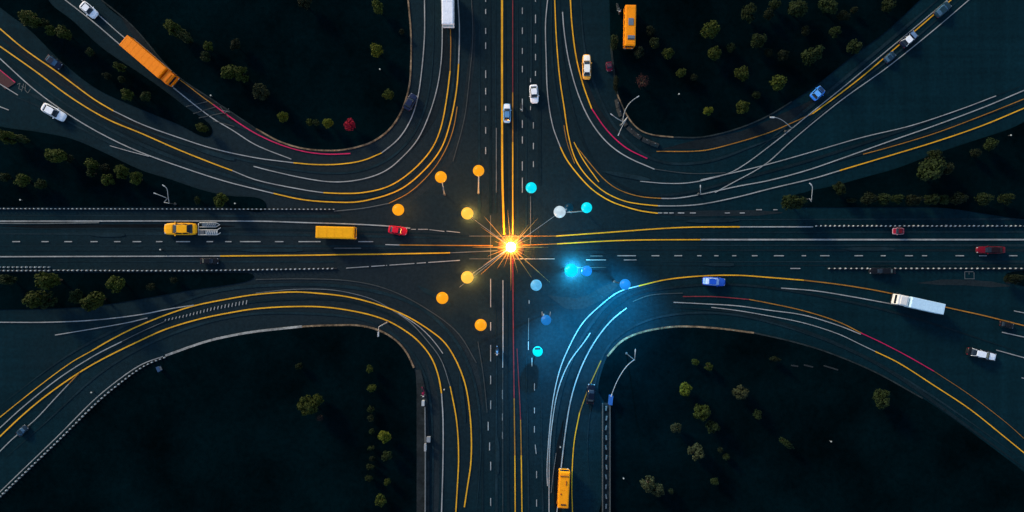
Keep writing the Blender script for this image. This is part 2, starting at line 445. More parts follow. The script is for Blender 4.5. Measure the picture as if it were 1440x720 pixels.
L('Y', [(788,207),(795,222),(812,245),(833,267),(858,283),(880,291),(900,296.5),(925,300)], 2.0)
L('Y', [(780,0),(782,50),(787,110),(793,150),(799,190),(808,222),(820,242),(837,260),(853,272),(878,283),(900,287),(925,289.5)], 1.8)
L('W', [(925,289.5),(955,289.5),(987,287),(1037,277),(1080,266),(1147,250),(1180,240)], 1.7)
L('Y', [(807,200),(820,225),(842,256)], 1.6)
L('O', [(812,208),(828,228),(850,253),(870,267),(900,276.5),(930,279)], 1.4)
L('W', [(930,279),(950,279),(987,273),(1037,262),(1080,254),(1133,240),(1180,224),(1247,200),(1313,177),(1380,152),(1440,127)], 1.7)
L('W', [(791,17),(793,43),(800,87),(813,133),(830,170),(853,200),(880,220),(920,238)], 1.8)
L('F', [(920,238),(970,244),(1020,243)], 1.2)
L('Y', [(802,0),(804,33),(810,80),(820,120),(832,153)], 2.0)
L('P', [(832,153),(853,183),(880,208),(910,223)], 1.8)
L('O', [(793,176),(797,200),(808,230)], 1.0)

# north-east ramps
L('O', [(923,213),(987,212),(1027,203),(1080,187),(1113,173),(1142,160)], 1.5)
L('Y', [(1142,160),(1170,140),(1213,107),(1263,64),(1288,42),(1337,0)], 1.8)
L('W', [(900,255),(937,258),(970,257),(1003,250),(1033,240),(1080,207),(1140,159),(1180,127),(1240,77),(1287,38),(1332,0)], 1.4)
L('W', [(1005,271),(1030,257),(1060,241),(1080,228),(1113,198),(1180,143),(1247,95),(1313,42),(1362,0)], 1.4)
L('W', [(985,253),(1035,242),(1080,231),(1147,212),(1213,193),(1280,177),(1347,155),(1400,135)], 1.4)
L('O', [(1213,217),(1247,208),(1313,188),(1380,163),(1440,139)], 1.3)
L('Y', [(1180,240),(1247,220),(1313,200),(1380,177),(1440,152)], 1.8)

# east-west road, west arm
L('W', [(0,311),(360,311),(427,313),(493,315),(547,318),(577,321)], 1.9)
L('G', [(0,314),(70,314),(140,313)], 1.8)
D('W', [(578,585),(588,602)], y=322.5, w=1.3)
L('W', [(604,323),(625,325.5)], 1.2); L('W', [(628,325),(647,327)], 1.2)
D('W', [(18,29),(59,69),(91,102),(128,138),(161,170),(187,199),(220,229),(248,268),(291,300),(317,326),(338,367),(387,399),(420,451),(504,525)], y=339.8, w=1.7)
L('G', [(470,349),(508,349)], 1.5)
L('W', [(542,344),(562,344.5)], 1.5)
L('O', [(562,344.5),(620,345),(693,345.5)], 1.7)
L('W', [(0,361),(310,360)], 1.9)
L('Y', [(310,360),(420,359),(490,358),(560,357),(633,355.5)], 2.1)
L('G', [(633,355.5),(700,352.5)], 1.3)
for a, b_ in ((0,.2),(.22,.34),(.35,.36),(.38,.6),(.62,.7),(.72,1)):
    p = lambda t: (487 + 160 * t, 377 - 11 * t)
    L('W', [p(a), p(b_)], 1.4)
L('G', [(660,332),(735,332)], 1.0); L('O', [(735,332),(782,332)], 1.2); L('O', [(735,345),(783,343)], 1.2); L('G', [(660,364),(727,364)], 0.9); L('W', [(727,364),(780,364)], 1.1)
# east arm
L('Y', [(782,332),(853,327),(920,322),(970,319.5),(1040,319)], 2.0)
L('W', [(1040,319),(1143,319)], 1.8)
L('Y', [(783,343),(853,339),(900,337.5),(985,337)], 1.9)
L('W', [(985,337),(1100,337),(1440,337)], 2.4)
D('W', [(824,852),(877,895)], y=365.5, w=1.2); D('G', [(830,847)], y=360, w=1.2)
D('W', [(868,894),(916,927),(948,959),(980,986),(1004,1010),(1029,1035),(1057,1065),(1088,1102),(1127,1133),(1153,1166),(1201,1213),(1238,1245),(1272,1283),(1296,1303),(1343,1355),(1376,1387),(1418,1430)], y=359.6, w=1.6)
L('F', [(800,376),(852,376)], 1.2)
D('W', [(1111,1125)], y=377.5, w=1.6)
D('W', [(925,931),(933,939),(941,947),(953,962),(970,978),(1019,1026),(1040,1047)], y=299.5, w=1.7)
D('W', [(1063,1071),(1087,1093)], y=295, w=1.6)
for p in ([(1356,382),(1368,382)],[(1356,382),(1356,392)],[(1356,392),(1370,392)],[(1369,383),(1369,391)],[(1362,383),(1362,386)]): L('G', p, 0.9)

# south-east ramps
L('W', [(770,683),(769,663),(772,613),(778,560),(788,517),(803,482),(820,453),(847,427),(870,410),(898,402)], 1.7)
L('Y', [(898,402),(937,393),(987,388),(1037,387),(1080,390),(1130,394)], 1.9)
L('O', [(1130,394),(1180,400),(1230,408),(1263,415),(1330,432),(1380,443),(1440,458)], 1.8)
L('W', [(830,468),(822,480),(800,510),(785,547),(777,590),(773,630),(772,680),(772,720)], 1.7)
L('W', [(881,433),(860,450),(837,479),(817,517),(803,560),(795,607),(789,657)], 1.9)
L('W', [(784,712),(783,720)], 1.5)
L('G', [(782,637),(778,665),(775,693)], 1.1)
L('O', [(845,507),(827,547),(815,580)], 1.6)
L('Y', [(815,580),(807,623),(804,680),(805,720)], 1.6)
L('F', [(890,424),(913,415),(960,412)], 1.3)
L('R', [(960,417),(1003,417),(1053,421)], 1.4)
L('O', [(1053,421),(1080,426),(1130,437),(1180,453),(1210,468)], 1.5)
L('P', [(1210,468),(1240,482),(1280,503),(1313,522)], 1.4)
L('O', [(1313,522),(1363,555),(1413,593),(1440,617)], 0.8)
L('W', [(947,425),(987,427),(1037,430),(1080,436),(1130,443),(1180,458),(1210,470)], 1.5)
L('W', [(1000,432),(1040,437),(1080,444),(1130,454),(1180,470),(1203,481),(1230,494)], 1.3)
L('Y', [(1230,494),(1263,510),(1313,542),(1363,575),(1413,615),(1440,637)], 1.7)
L('W', [(1098,405),(1147,409),(1197,417),(1230,423),(1263,429)], 1.6)
L('W', [(1425,437),(1440,440)], 1.4); L('W', [(1408,467),(1440,474)], 1.5); L('W', [(1400,492),(1440,503)], 1.5); L('W', [(1436,531),(1440,532)], 1.4)

# south-west ramps
L('F', [(360,393),(427,392),(493,395),(543,406),(593,430),(643,467),(670,510)], 1.6)
L('G', [(360,412),(410,407),(460,407),(493,412),(527,422),(553,437),(577,453),(600,478),(620,505),(633,543)], 1.4)
L('Y', [(633,543),(642,590),(645,640),(643,687),(641,720)], 1.9)
L('Y', [(0,587),(50,547),(100,510),(130,493)], 1.3)
L('Y', [(130,493),(152,480),(187,462),(233,443),(273,430),(317,421),(360,414),(410,410.5),(443,412),(493,418),(543,432),(577,447),(607,466),(626,482),(643,510),(655,543),(661,583),(663,620),(662,653),(658,680),(653,713)], 2.1)
L('Y', [(0,614),(33,583),(67,555),(113,523),(150,502),(195,480),(233,463),(283,448),(333,438),(360,434),(410,431),(460,432),(510,440),(543,450),(567,463),(588,479),(607,503),(617,530),(621,553)], 2.1)
L('W', [(621,553),(623,587),(623,647),(621,720)], 1.9)
L('W', [(560,440),(587,457),(608,477),(623,497)], 1.3)
L('W', [(0,602),(33,572),(83,532),(133,500),(172,480)], 1.5)
L('G', [(172,480),(200,466),(232,452)], 1.0)
L('O', [(113,523),(97,540)], 1.4)
L('W', [(97,540),(80,558),(50,590),(17,618),(0,635)], 1.4)
L('W', [(230,501),(200,512),(167,534),(133,562),(83,612),(33,660),(0,692)], 1.4)
L('W', [(0,453),(67,453),(133,450),(200,442),(240,434),(273,429)], 1.6)
L('W', [(78,471),(133,462),(183,453),(208,447)], 1.5)
# hatched bars between the two yellow lines
hb = catmull([(233,450),(265,443),(300,434),(330,428),(352,424)], 1.0)
acc = 0
for i in range(0, len(hb) - 1, 5):
    p = hb[i]; q = hb[min(i + 1, len(hb) - 1)]; d = (q - p).normalized(); n = Vector((-d.y, d.x))
    hl = 1.2 + 1.6 * i / len(hb)
    a = p - n * hl + d * 1.0; c = p + n * hl - d * 1.0
    L('W', [(a.x, a.y), (c.x, c.y)], 1.4)

# south road
L('G', [(690,303),(690,365)], 0.9); L('W', [(690,392),(690,432)], 1.4); 
D('W', [(453,465),(485,508),(528,540),(563,575),(649,661),(700,711)], x=690, w=1.4)
D('W', [(593,605)], x=686.5, w=1.4); D('W', [(622,633)], x=688.5, w=1.4)
L('W', [(707.3,394),(707.3,496)], 1.9); L('W', [(707,496),(707,517)], 1.3)
D('W', [(548,561),(581,591),(607,617)], x=706.8, w=1.5)
L('F', [(707,520),(707,720)], 0.9)
L('F', [(672,480),(680,530),(685,580)], 1.2)
L('R', [(721,362),(722,480),(723,560)], 1.7)
L('O', [(723,560),(724,640)], 1.7); L('Y', [(724,640),(724.5,720)], 1.8)
L('R', [(727,490),(730,547),(732,590)], 1.3)
L('O', [(732,590),(733,640)], 1.6); L('Y', [(733,640),(734,720)], 1.8)
D('W', [(422,427)], x=744, w=1.2); L('G', [(743.5,447),(743,478)], 1.2); D('W', [(480,492)], x=743, w=1.2)
D('W', [(503,515)], x=748, w=1.3)
D('W', [(539,549),(573,581),(599,608)], x=751.5, w=1.3)
L('W', [(752.5,625),(754,638)], 1.4)
D('W', [(662,672),(702,712)], x=754.5, w=1.3)

NM = {'W': 'white_road_markings', 'G': 'faded_road_markings', 'F': 'worn_road_markings', 'Y': 'yellow_markings_and_trails', 'O': 'amber_markings_and_trails', 'R': 'red_markings_and_trails', 'P': 'magenta_markings_and_trails'}
for k, mb in LB.items():
    tag(obj(NM[k], mb, LM[k]), kind='structure')

# ------------------------------------------------------------------ kerb rails with white blocks
BLK = MB(); BLK.box((0, 0, 0.275), (0.44, 0.30, 0.55), 0.05, 0, 0.8); BLK = BLK.mesh('post')
def rail(pts, spacing_px, label, size=1.0, skew=0.0, rows=(0.0,), beam=0.22):
    w = catmull(world(pts), 0.8)
    o0 = w[len(w) // 2]
    t = thing('kerb_rail', label, 'kerb rail', (o0.x, o0.y, 0.0), 0, 'kerb rails studded with white blocks')
    mb = MB(); slab(mb, [p - o0 for p in w], beam, 0.0, 0.30)
    obj('rail', mb, M_concdark, t)
    acc = 0; nxt = 0.3; n = 0
    for a, b_ in zip(w, w[1:]):
        d = b_ - a; l = d.length
        while nxt <= acc + l:
            p = a + d * ((nxt - acc) / l); dn = d.normalized(); nn = Vector((-dn.y, dn.x))
            for r_ in rows:
                if n < 100:
                    q = link('post', BLK, M_white, t, (p.x + nn.x * r_ - o0.x, p.y + nn.y * r_ - o0.y, 0.0))
                    q.rotation_euler.z = math.atan2(dn.y, dn.x) + skew + random.uniform(-.08, .08)
                    k = size * random.uniform(.85, 1.12); q.scale = (k, k, random.uniform(.95, 1.1)); n += 1
            nxt += spacing_px * S
        acc += l
rail([(-30,293.5),(472,294.5)], 6.0, 'kerb rail with small white blocks between the west shrub strip and the west road', 0.78)
rail([(76,380),(260,380.5),(474,377.5)], 6.5, 'kerb rail with white blocks between the west road and the tapering strip of trees', 0.95, 0.25)
rail([(-20,380.5),(73,380.5)], 6.3, 'short kerb rail carrying a double row of white blocks above the strip of trees', 0.9, 0.4, (0.0, 0.78))
rail([(234,501.8),(205,513.5),(171,537.5),(137,566),(87,615.5),(37,663.5),(-20,718)], 6.2, 'kerb rail with white blocks following the bend round the south-west lawn', 0.95)
rail([(1145,317.8),(1460,317.8)], 6.5, 'kerb rail with white wedge blocks along the upper lane of the east road', 0.85, 0.5)
rail([(1163,377.5),(1460,377.5)], 7.7, 'kerb rail with widely spaced white blocks along the lower edge of the east road', 0.85, 0.2)

# ------------------------------------------------------------------ lamps
def light(name, parent, loc, color, power, radius=0.2):
    l = bpy.data.lights.new(name, 'POINT'); l.energy = power; l.color = color; l.shadow_soft_size = radius
    o = bpy.data.objects.new(name, l); COL.objects.link(o); o.parent = parent; o.location = loc
    return o
OR = emit_mat('amber_globe', (1.0, 0.37, 0.008), 0.98)
ORB = emit_mat('bright_amber_globe', (1.0, 0.50, 0.06), 1.2)
CY = emit_mat('cyan_globe', (0.0, 0.78, 0.95), 0.95)
CYB = emit_mat('bright_cyan_globe', (0.0, 0.72, 0.95), 1.1)
AZ = emit_mat('azure_globe', (0.012, 0.29, 0.95), 1.0, 0.25)
PB = emit_mat('pale_blue_globe', (0.12, 0.52, 0.90), 0.95, 0.45)
WB = emit_mat('white_globe', (0.62, 0.78, 0.88), 0.9, 0.3)
DB = emit_mat('dim_blue_globe', (0.012, 0.20, 0.62), 0.9, 0.25)
DT = emit_mat('dark_teal_globe', (0.0, 0.045, 0.09), 0.6, 0.25)
CCOL = {'o': (1, .42, .08), 'c': (.05, .65, 1), 'b': (.02, .52, 1), 'w': (.5, .8, 1)}
def globe_lamp(px, py, rpx, h, mat, label, lcol=None, power=0, lz=None, form='globe', pole=M_steel, spot=None, foot=None):
    k = (H - h) / H; p = at(px, py, h); r = rpx * S * k
    f = (at(foot[0], foot[1], 0) - p) if foot else Vector((0, 0, 0))
    t = thing('globe_lamp', label, 'globe lamp', p, 0, 'globe lamps round the crossing')
    mb = MB(); mb.lathe([(0.34, 0.06), (0.34, 0.22), (0.2, 0.34), (0.16, 0.5)], 14, f); obj('base', mb, M_darkpole, t)
    mb = MB(); mb.tube([(f.x, f.y, 0.4), (f.x * .55, f.y * .55, h * .45), (f.x * .06, f.y * .06, h - r * .92)], [0.17, 0.14, 0.10], 10); obj('pole', mb, pole, t)
    mb = MB(); mb.lathe([(0.12, h - r * 1.12), (0.42, h - r * 1.02), (0.5, h - r * .86)], 16); obj('collar', mb, M_darkpole, t)
    if form == 'globe':
        mb = MB(); mb.sphere((0, 0, h), r, 36, 18, 0.96); obj('globe', mb, mat, t)
    else:
        pr = [(r * .55, h - r * .95), (r * .9, h - r * .6), (r, h), (r * .98, h + r * .55), (r * .84, h + r * .62), (0.01, h + r * .64)]
        mb = MB(); mb.lathe(pr, 30); obj('globe', mb, mat, t)
        mb = MB(); mb.box((0, r * .62, h + r * .68), (r * 1.15, r * .34, .1), .04); obj('vent_cap', mb, M_black, t)
    if spot:
        o = light('bulb', t, (0.3, -0.3, h - r * 1.35), CCOL[lcol], power); d = o.data; d.type = 'SPOT'; d = bpy.data.lights[d.name]
        d.spot_size = R(128); d.spot_blend = 1.0; d.energy = power; d.color = CCOL[lcol]; d.shadow_soft_size = .25
        v = Vector((gx(spot[0]), gy(spot[1]), 0)) - (p + o.location); o.rotation_euler = v.to_track_quat('-Z', 'Y').to_euler()
    elif power:
        light('bulb', t, (0.22, 0, lz if lz else max(0.8, h - r * 1.3)), CCOL[lcol], power)
    return t
globe_lamp(620,249,8.2,12,OR,'amber globe lamp on a tall pale pole at the inside of the north-west bend','o',1600,foot=(625,273))
globe_lamp(673,240,7.9,12,OR,'amber globe lamp on a tall pale pole beside the dashed line of the north road','o',1600,foot=(673,271))
globe_lamp(560,295,8.2,5,OR,'amber globe lamp with no pole in sight, just above the small red car','o',900)
globe_lamp(657,300,8.4,3.6,ORB,'bright yellow globe lamp with a halo, above left of the starburst','o',4200,1.0)
globe_lamp(657,390,8.6,3.6,ORB,'bright yellow globe lamp with a halo, below left of the starburst','o',4600,1.0)
globe_lamp(622,419,8.4,5,OR,'amber globe lamp with no pole in sight, at the inside of the south-west bend','o',900)
globe_lamp(676,457,8.3,6,OR,'amber globe lamp beside the dashed line of the south road','o',900)
globe_lamp(747,264,7.7,9,CY,'clear cyan globe lamp on the north road at the end of a dashed line','c',500)
globe_lamp(825,292,7.5,7,CY,'cyan globe lamp inside the yellow lines of the north-east bend','c',500)
globe_lamp(787,298,8.4,6.4,WB,'whitish globe lamp with a dark speck, joined by a bar to a cyan globe','w',400)
globe_lamp(800,292,6.2,4.5,DT,'unlit dark teal globe lamp between the whitish and the cyan globes')
globe_lamp(803,380,9.2,3.6,CYB,'brightest cyan globe lamp with a wide blue halo, east of the starburst','c',15000,1.7)
globe_lamp(825,381,7.4,4,AZ,'azure globe lamp touching the halo of the brightest cyan globe','b',400,2)
globe_lamp(879,400,7.6,14,AZ,'azure globe lamp on the line where the south-east ramp turns yellow','b',68000,spot=(850,452),pole=M_black)
globe_lamp(754,401,7.9,5,PB,'pale blue mottled globe lamp below right of the starburst','c',400)
t = globe_lamp(768,450,7.2,12,DB,'dim blue globe lamp with two small prongs, on the south road','b',38000,spot=(806,520))
for s in (-1, 1):
    mb = MB(); mb.tube([(s * .75, .55, 12), (s * .85, 1.3, 12.2), (s * .85, 1.75, 12.25)], [.09, .08, .05], 8); obj('prong', mb, M_steel, t)
globe_lamp(756,494,7.0,5,CY,'cyan cup shaped lamp with a dark open top on the south road','c',700,form='cup')
# unseen fittings hung low over the ramp are not built; the azure lamp and this wide one light it
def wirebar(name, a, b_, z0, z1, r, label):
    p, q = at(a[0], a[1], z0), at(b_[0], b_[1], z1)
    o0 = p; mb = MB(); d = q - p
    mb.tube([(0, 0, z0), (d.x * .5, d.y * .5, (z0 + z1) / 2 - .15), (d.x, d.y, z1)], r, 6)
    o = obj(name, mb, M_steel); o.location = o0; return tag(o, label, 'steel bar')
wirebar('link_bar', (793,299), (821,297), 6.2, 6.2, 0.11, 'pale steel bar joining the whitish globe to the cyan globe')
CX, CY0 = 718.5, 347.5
for (ax, ay), lab, r_ in (((663,306), 'thin added flare-ray wire from the starburst to the upper bright yellow globe', .05),
                     ((664,385), 'thin added flare-ray wire from the starburst to the lower bright yellow globe', .05),
                     ((781,303), 'thin added flare-ray wire from the starburst to the whitish globe', .04),
                     ((646,404), 'added flare-ray wire passing just right of the lower bright yellow globe', .035)):
    wirebar('flare_ray_wire', (CX, CY0), (ax, ay), 3.3, 2.6, r_, lab)  # added wires, in place of the long lens-flare rays

# the lamp in the middle; its lens-flare rays are built as added spikes
hc = 4.2
t = thing('starburst_lamp', 'blazing white and amber starburst lamp with added flare-ray spikes in the middle of the crossing', 'starburst lamp', at(CX, CY0, hc))
mb = MB(); mb.lathe([(3.0, 0.02), (2.9, 0.14), (1.2, 0.2), (0.6, 0.3), (0.3, 0.5), (0.25, 0.7)], 30); obj('base', mb, plain('halo_disc', (.075, .042, .02), .8), t)  # wide disc added under the globe to catch an orange halo
mb = MB(); mb.tube([(0, 0, 0.6), (0, 0, 3.4)], [0.2, 0.16], 10); obj('mast', mb, M_darkpole, t)
mb = MB(); mb.sphere((0, 0, hc), 1.02, 36, 18); obj('globe', mb, emit_mat('starburst_globe', (1.0, 0.66, 0.30), 38.0, 0.05), t)
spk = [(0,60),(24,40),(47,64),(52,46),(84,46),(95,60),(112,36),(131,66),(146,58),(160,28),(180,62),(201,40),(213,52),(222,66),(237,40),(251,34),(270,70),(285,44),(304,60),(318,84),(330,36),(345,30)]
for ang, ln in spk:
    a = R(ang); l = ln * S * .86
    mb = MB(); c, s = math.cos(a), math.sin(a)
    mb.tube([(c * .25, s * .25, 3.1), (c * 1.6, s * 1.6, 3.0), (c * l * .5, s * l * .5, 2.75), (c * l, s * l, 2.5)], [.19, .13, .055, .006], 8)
    obj('flare_spike', mb, M_amber, t)
for i in range(22):  # short rods added to thicken the glow round the core
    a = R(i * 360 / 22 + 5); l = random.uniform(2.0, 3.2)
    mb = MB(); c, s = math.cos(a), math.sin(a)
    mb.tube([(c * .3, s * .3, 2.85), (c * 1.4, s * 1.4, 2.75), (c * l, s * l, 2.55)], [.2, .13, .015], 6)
    obj('glow_spike', mb, M_amber, t)
light('bulb', t, (0.0, 0.3, 2.0), (1, .40, .06), 15000, 0.3)

def street_lamp(base, h, arms, label, dark=False, rp=0.13, head=0.32):
    """pole with arms; every arm is a list of photo points at the height of its end"""
    p = Vector((gx(base[0]), gy(base[1]), 0))
    t = thing('street_lamp', label, 'street lamp', p, 0, 'curved street lamps by the ramps')
    m = M_darkpole if dark else M_paleSteel
    mb = MB(); mb.lathe([(0.3, 0), (0.3, 0.3), (0.16, 0.45), (0.14, 0.6)], 12); obj('base', mb, M_darkpole, t)
    mb = MB(); mb.tube([(0, 0, 0.5), (0, 0, h * .6), (0, 0, h)], [rp, rp * .85, rp * .7], 8); obj('pole', mb, m, t)
    for arm in arms:
        z0 = arm[0]; pts = [(0, 0, z0)]
        cur = catmull(arm[1], 3)
        for i, q in enumerate(cur):
            z = z0 + 0.5 * math.sin(math.pi * .5 * (i + 1) / len(cur)); w = at(q[0], q[1], z)
            pts.append((w.x - p.x, w.y - p.y, z))
        mb = MB(); mb.tube(pts, [rp * .75] * len(pts), 7); obj('arm', mb, M_steel, t)
        e = Vector(pts[-1]); d = (e - Vector(pts[-2])); ang = math.atan2(d.y, d.x)
        mb = MB(); mb.box((0, 0, 0), (1.0 * head / .32, head, 0.16), 0.05); hd = obj('lamp_head', mb, M_greybox, t, e); hd.rotation_euler.z = ang
    return t
street_lamp((873,176), 9.0, [(9.0, [(876,176),(876,166),(880,153),(887,143),(897,136)]), (4.5, [(878,172),(868,167),(860,161)]), (4.5, [(877,174),(872,184),(870,189)])], 'curved street lamp reaching over the dark lawn at the north-east bend', rp=.10, head=.2)
street_lamp((881,497), 10.0, [(10.0, [(892,506),(884,512),(874,525),(866,540),(860,556)]), (10.0, [(893,500),(893.5,493)])], 'curved street lamp over the lawn above the small blue cabinet', True, rp=.10, head=.2)
street_lamp((545,453), 10.0, [(10.0, [(532.5,464),(532,470)])], 'straight street lamp at the top of the south-west lawn kerb', rp=.1)
street_lamp((247,287), 5.0, [(5.0, [(238,286),(236,274),(234.5,262),(230,261)]), (5.0, [(235.5,279),(226,275),(218,272)])], 'forked street lamp standing in the shrub strip above the west road', True, rp=.10, head=.2)
street_lamp((1119,283), 7.0, [(7.0, [(1141,284),(1142,270),(1143,259),(1140,259)])], 'street lamp with a hooked arm beside the hedge of the east road', True, rp=.10, head=.24)
street_lamp((1104,185), 4.0, [(4.0, [(1113,180),(1102,170),(1092,165),(1086,165)])], 'low curved street lamp crossing the orange line of the north-east ramp', True, rp=.09)
street_lamp((982,273), 2.5, [(2.5, [(985,272),(985,262)])], 'small hooked lamp post between the white lines of the north-east bend', True, rp=.08, head=.2)

capm = emit_mat('bollard_cap', (0.75, 0.8, 0.8), 0.35)
for x, y, lab in ((128,552,'white topped bollard light beside the double line of the south-west ramp'),
                  (624.5,548,'white topped bollard light beside the south-west bend line'),
                  (788,629,'white topped bollard light above the orange bus'),
                  (877,673,'white topped bollard light alone in the south-east lawn'),
                  (28,281,'white topped bollard light among shrubs of the west strip'),
                  (330,286,'white topped bollard light at the tip of the west strip'),
                  (296,134,'white topped bollard light beside the orange and magenta line'),
                  (225,351,'white topped bollard light in the west road below the yellow taxi'),
                  (534,97,'white topped bollard light in the north lawn near its kerb'),
                  (955,132,'white topped bollard light in the north-east lawn'),
                  (1422,190,'white topped bollard light at the far end of the hedge strip'),
                  (1169,621,'white topped bollard light far down the south-east lawn')):
    t = thing('bollard_light', lab, 'bollard', at(x, y, 1), 0, 'small white topped bollard lights')
    mb = MB(); mb.lathe([(0.11, 0), (0.11, 0.8), (0.09, 0.84)], 10); obj('post', mb, M_darkpole, t)
    mb = MB(); mb.lathe([(0.10, 0.84), (0.16, 0.88), (0.16, 1.0), (0.06, 1.06)], 12); obj('cap', mb, capm, t)

# ------------------------------------------------------------------ vehicles
def ring(x, hw, zl, zh, n=0):
    zm = zl + (zh - zl) * .45
    return [Vector((x, -hw * .86, zl)), Vector((x, -hw, zm)), Vector((x, -hw * .97, zh - .10)), Vector((x, -hw * .82, zh)),
            Vector((x, 0, zh + .03)), Vector((x, hw * .82, zh)), Vector((x, hw * .97, zh - .10)), Vector((x, hw, zm)), Vector((x, hw * .86, zl)), Vector((x, 0, zl))]
def cached(fn):
    c = {}
    def g(*a):
        if a not in c: c[a] = fn(*a)
        return c[a]
    return g
@cached
def car_mesh(part):
    mb = MB()
    if part == 'body':
        prof = [(-2.32,.50,.48,.66),(-2.28,.68,.36,.80),(-2.10,.82,.28,.88),(-1.6,.90,.24,.93),(-.9,.92,.22,.94),(0,.925,.22,.93),(.8,.92,.22,.91),(1.4,.90,.24,.85),(1.9,.85,.26,.77),(2.15,.74,.30,.70),(2.28,.56,.38,.60),(2.32,.40,.44,.55)]
        mb.loft([ring(*p) for p in prof], True, True)
    elif part == 'cabin':
        lo = [(-1.85,.62),(-1.7,.76),(-.8,.82),(.5,.80),(.85,.74),(1.05,.58)]; hi = [(-1.22,.48),(-1.12,.58),(-.6,.63),(.05,.61),(.25,.56),(.33,.45)]
        def loop(l, z): return [Vector((x, -y, z)) for x, y in l] + [Vector((x, y, z)) for x, y in reversed(l)]
        mb.loft([loop(lo, .86), loop([(a * .6 + c * .4, b * .6 + d * .4) for (a, b), (c, d) in zip(lo, hi)], 1.16), loop(hi, 1.40)], True, False)
    elif part == 'roof':
        hi = [(-1.18,.49),(-1.08,.59),(-.6,.635),(.02,.615),(.2,.56),(.27,.47)]
        def loop(l, z, k=1): return [Vector((x * 1, -y * k, z)) for x, y in l] + [Vector((x, y * k, z)) for x, y in reversed(l)]
        mb.loft([loop(hi, 1.395), loop(hi, 1.425), loop([(x * .96, y * .93) for x, y in hi], 1.455)], True, False)
        for s in (-1, 1):
            mb.tube([(.23, s * .56, 1.40), (.93, s * .745, .90)], .035, 5); mb.tube([(-1.14, s * .57, 1.40), (-1.74, s * .75, .90)], .05, 5)
            mb.tube([(-.45, s * .64, 1.40), (-.5, s * .83, .90)], .035, 5)
    elif part == 'bonnet':
        mb.loft([[Vector((x, -w, z)), Vector((x, w, z)), Vector((x, w, z + .02)), Vector((x, 0, z + .06)), Vector((x, -w, z + .02))] for x, w, z in ((1.08,.70,.888),(1.5,.68,.845),(1.9,.62,.785),(2.12,.52,.715))])
    elif part == 'boot_lid':
        mb.loft([[Vector((x, -w, z)), Vector((x, w, z)), Vector((x, w, z + .02)), Vector((x, 0, z + .06)), Vector((x, -w, z + .02))] for x, w, z in ((-2.22,.56,.83),(-2.1,.64,.882),(-1.88,.70,.91))])
    elif part == 'tyre': mb.disc((0, 0, 0), .32, .22)
    elif part == 'rim': mb.disc((0, 0, 0), .2, .235, n=12)
    elif part == 'headlight': mb.box((0, 0, 0), (.20, .32, .13), .04)
    elif part == 'taillight': mb.box((0, 0, 0), (.14, .34, .14), .04)
    elif part == 'mirror': mb.box((0, 0, 0), (.16, .24, .14), .04)
    elif part == 'bumper': mb.box((0, 0, 0), (.22, 1.25, .18), .07)
    return mb.mesh(part)
def wheel(t, x, y, z, k=1.0):
    w = link('wheel', car_mesh('tyre'), M_tyre, t, (x, y, z)); w.scale = (k, 1, k)
    link('rim', car_mesh('rim'), M_rim, w)
def car(px, py, ang, lpx, wpx, body, label, roof=None, bonnet=None, boot=None, cat='car', glass=None, grp='cars on the crossing roads'):
    k = lpx * S / 4.64; kw = wpx * S / 1.86; kz = min(1.25, (k + kw) / 2)
    t = thing('car', label, cat, at(px, py, .9) + Vector((0, 0, ZL + .05)), R(-ang), grp, (k, kw, kz))
    bm_ = paint(body); rm = paint(roof if roof else body)
    link('body', car_mesh('body'), bm_, t); link('cabin', car_mesh('cabin'), glass or M_glass, t); link('roof', car_mesh('roof'), rm, t)
    link('bonnet', car_mesh('bonnet'), paint(bonnet if bonnet else body), t)
    link('boot_lid', car_mesh('boot_lid'), paint(boot if boot else body), t)
    for x in (-1.42, 1.42):
        for y in (-.80, .80): wheel(t, x, y, .32)
    for s in (-1, 1):
        link('headlight', car_mesh('headlight'), M_lens, t, (2.12, s * .58, .62))
        link('taillight', car_mesh('taillight'), M_tail, t, (-2.22, s * .56, .72))
        link('mirror', car_mesh('mirror'), bm_, t, (.62, s * .98, .95))
    link('bumper', car_mesh('bumper'), M_black, t, (2.24, 0, .40)); link('bumper', car_mesh('bumper'), M_black, t, (-2.24, 0, .44))
    return t
WHT = (0.90, 0.92, 0.95); ORG = (0.98, 0.27, 0.004); YEL = (0.98, 0.42, 0.005); NAVY = (0.008, 0.014, 0.035); BLK_ = (0.006, 0.007, 0.010)
car(125,14,41,27,13,WHT,'white car with dark windscreen on the upper left slip road behind the orange lorry')
car(75,87,36,24,11,NAVY,'dark navy car on the outer yellow line of the north-west bend', glass=M_glassblue)
car(76,158,29,36,13.5,WHT,'large white saloon on the broad carriageway at the far left, above the shrubs')
car(577,143,-62,24,12,(.01,.02,.06),'dark navy car stopped against the stone kerb of the north lawn')
car(713,159,-90,27,10.5,(.25,.50,.80),'white and light blue car between the two yellow centre lines', roof=(.10,.26,.5), bonnet=WHT, boot=(.5,.7,.9))
car(751,132,86,26,12,WHT,'white car with dark glass on the dashed line of the north road', roof=WHT, boot=WHT)
car(825,94,-90,35,12,(.95,.42,.06),'orange taxi with white roof on the road right of the yellow line', roof=(.95,.93,.86), bonnet=(.95,.9,.8), boot=(.9,.40,.05), cat='taxi')
car(1278,55,-41,27,13,NAVY,'dark car with a bright white roof on the north-east ramp', roof=WHT, bonnet=(.15,.25,.4))
car(1252,80,-41,18,10,(.012,.035,.06),'small dark teal car following the white roofed car on the ramp', glass=M_glassblue)
car(1326,13,-41,26,12,(.012,.04,.06),'dark teal car leaving at the top of the north-east ramp', glass=M_glassblue)
car(1150,131,-44,21,13,(.04,.26,.85),'bright blue hatchback beside the north-east lawn', bonnet=(.02,.05,.12), roof=(.12,.42,.95))
car(254,322,180,46,17,YEL,'long yellow taxi towing a pale open trailer on the west road', cat='taxi')
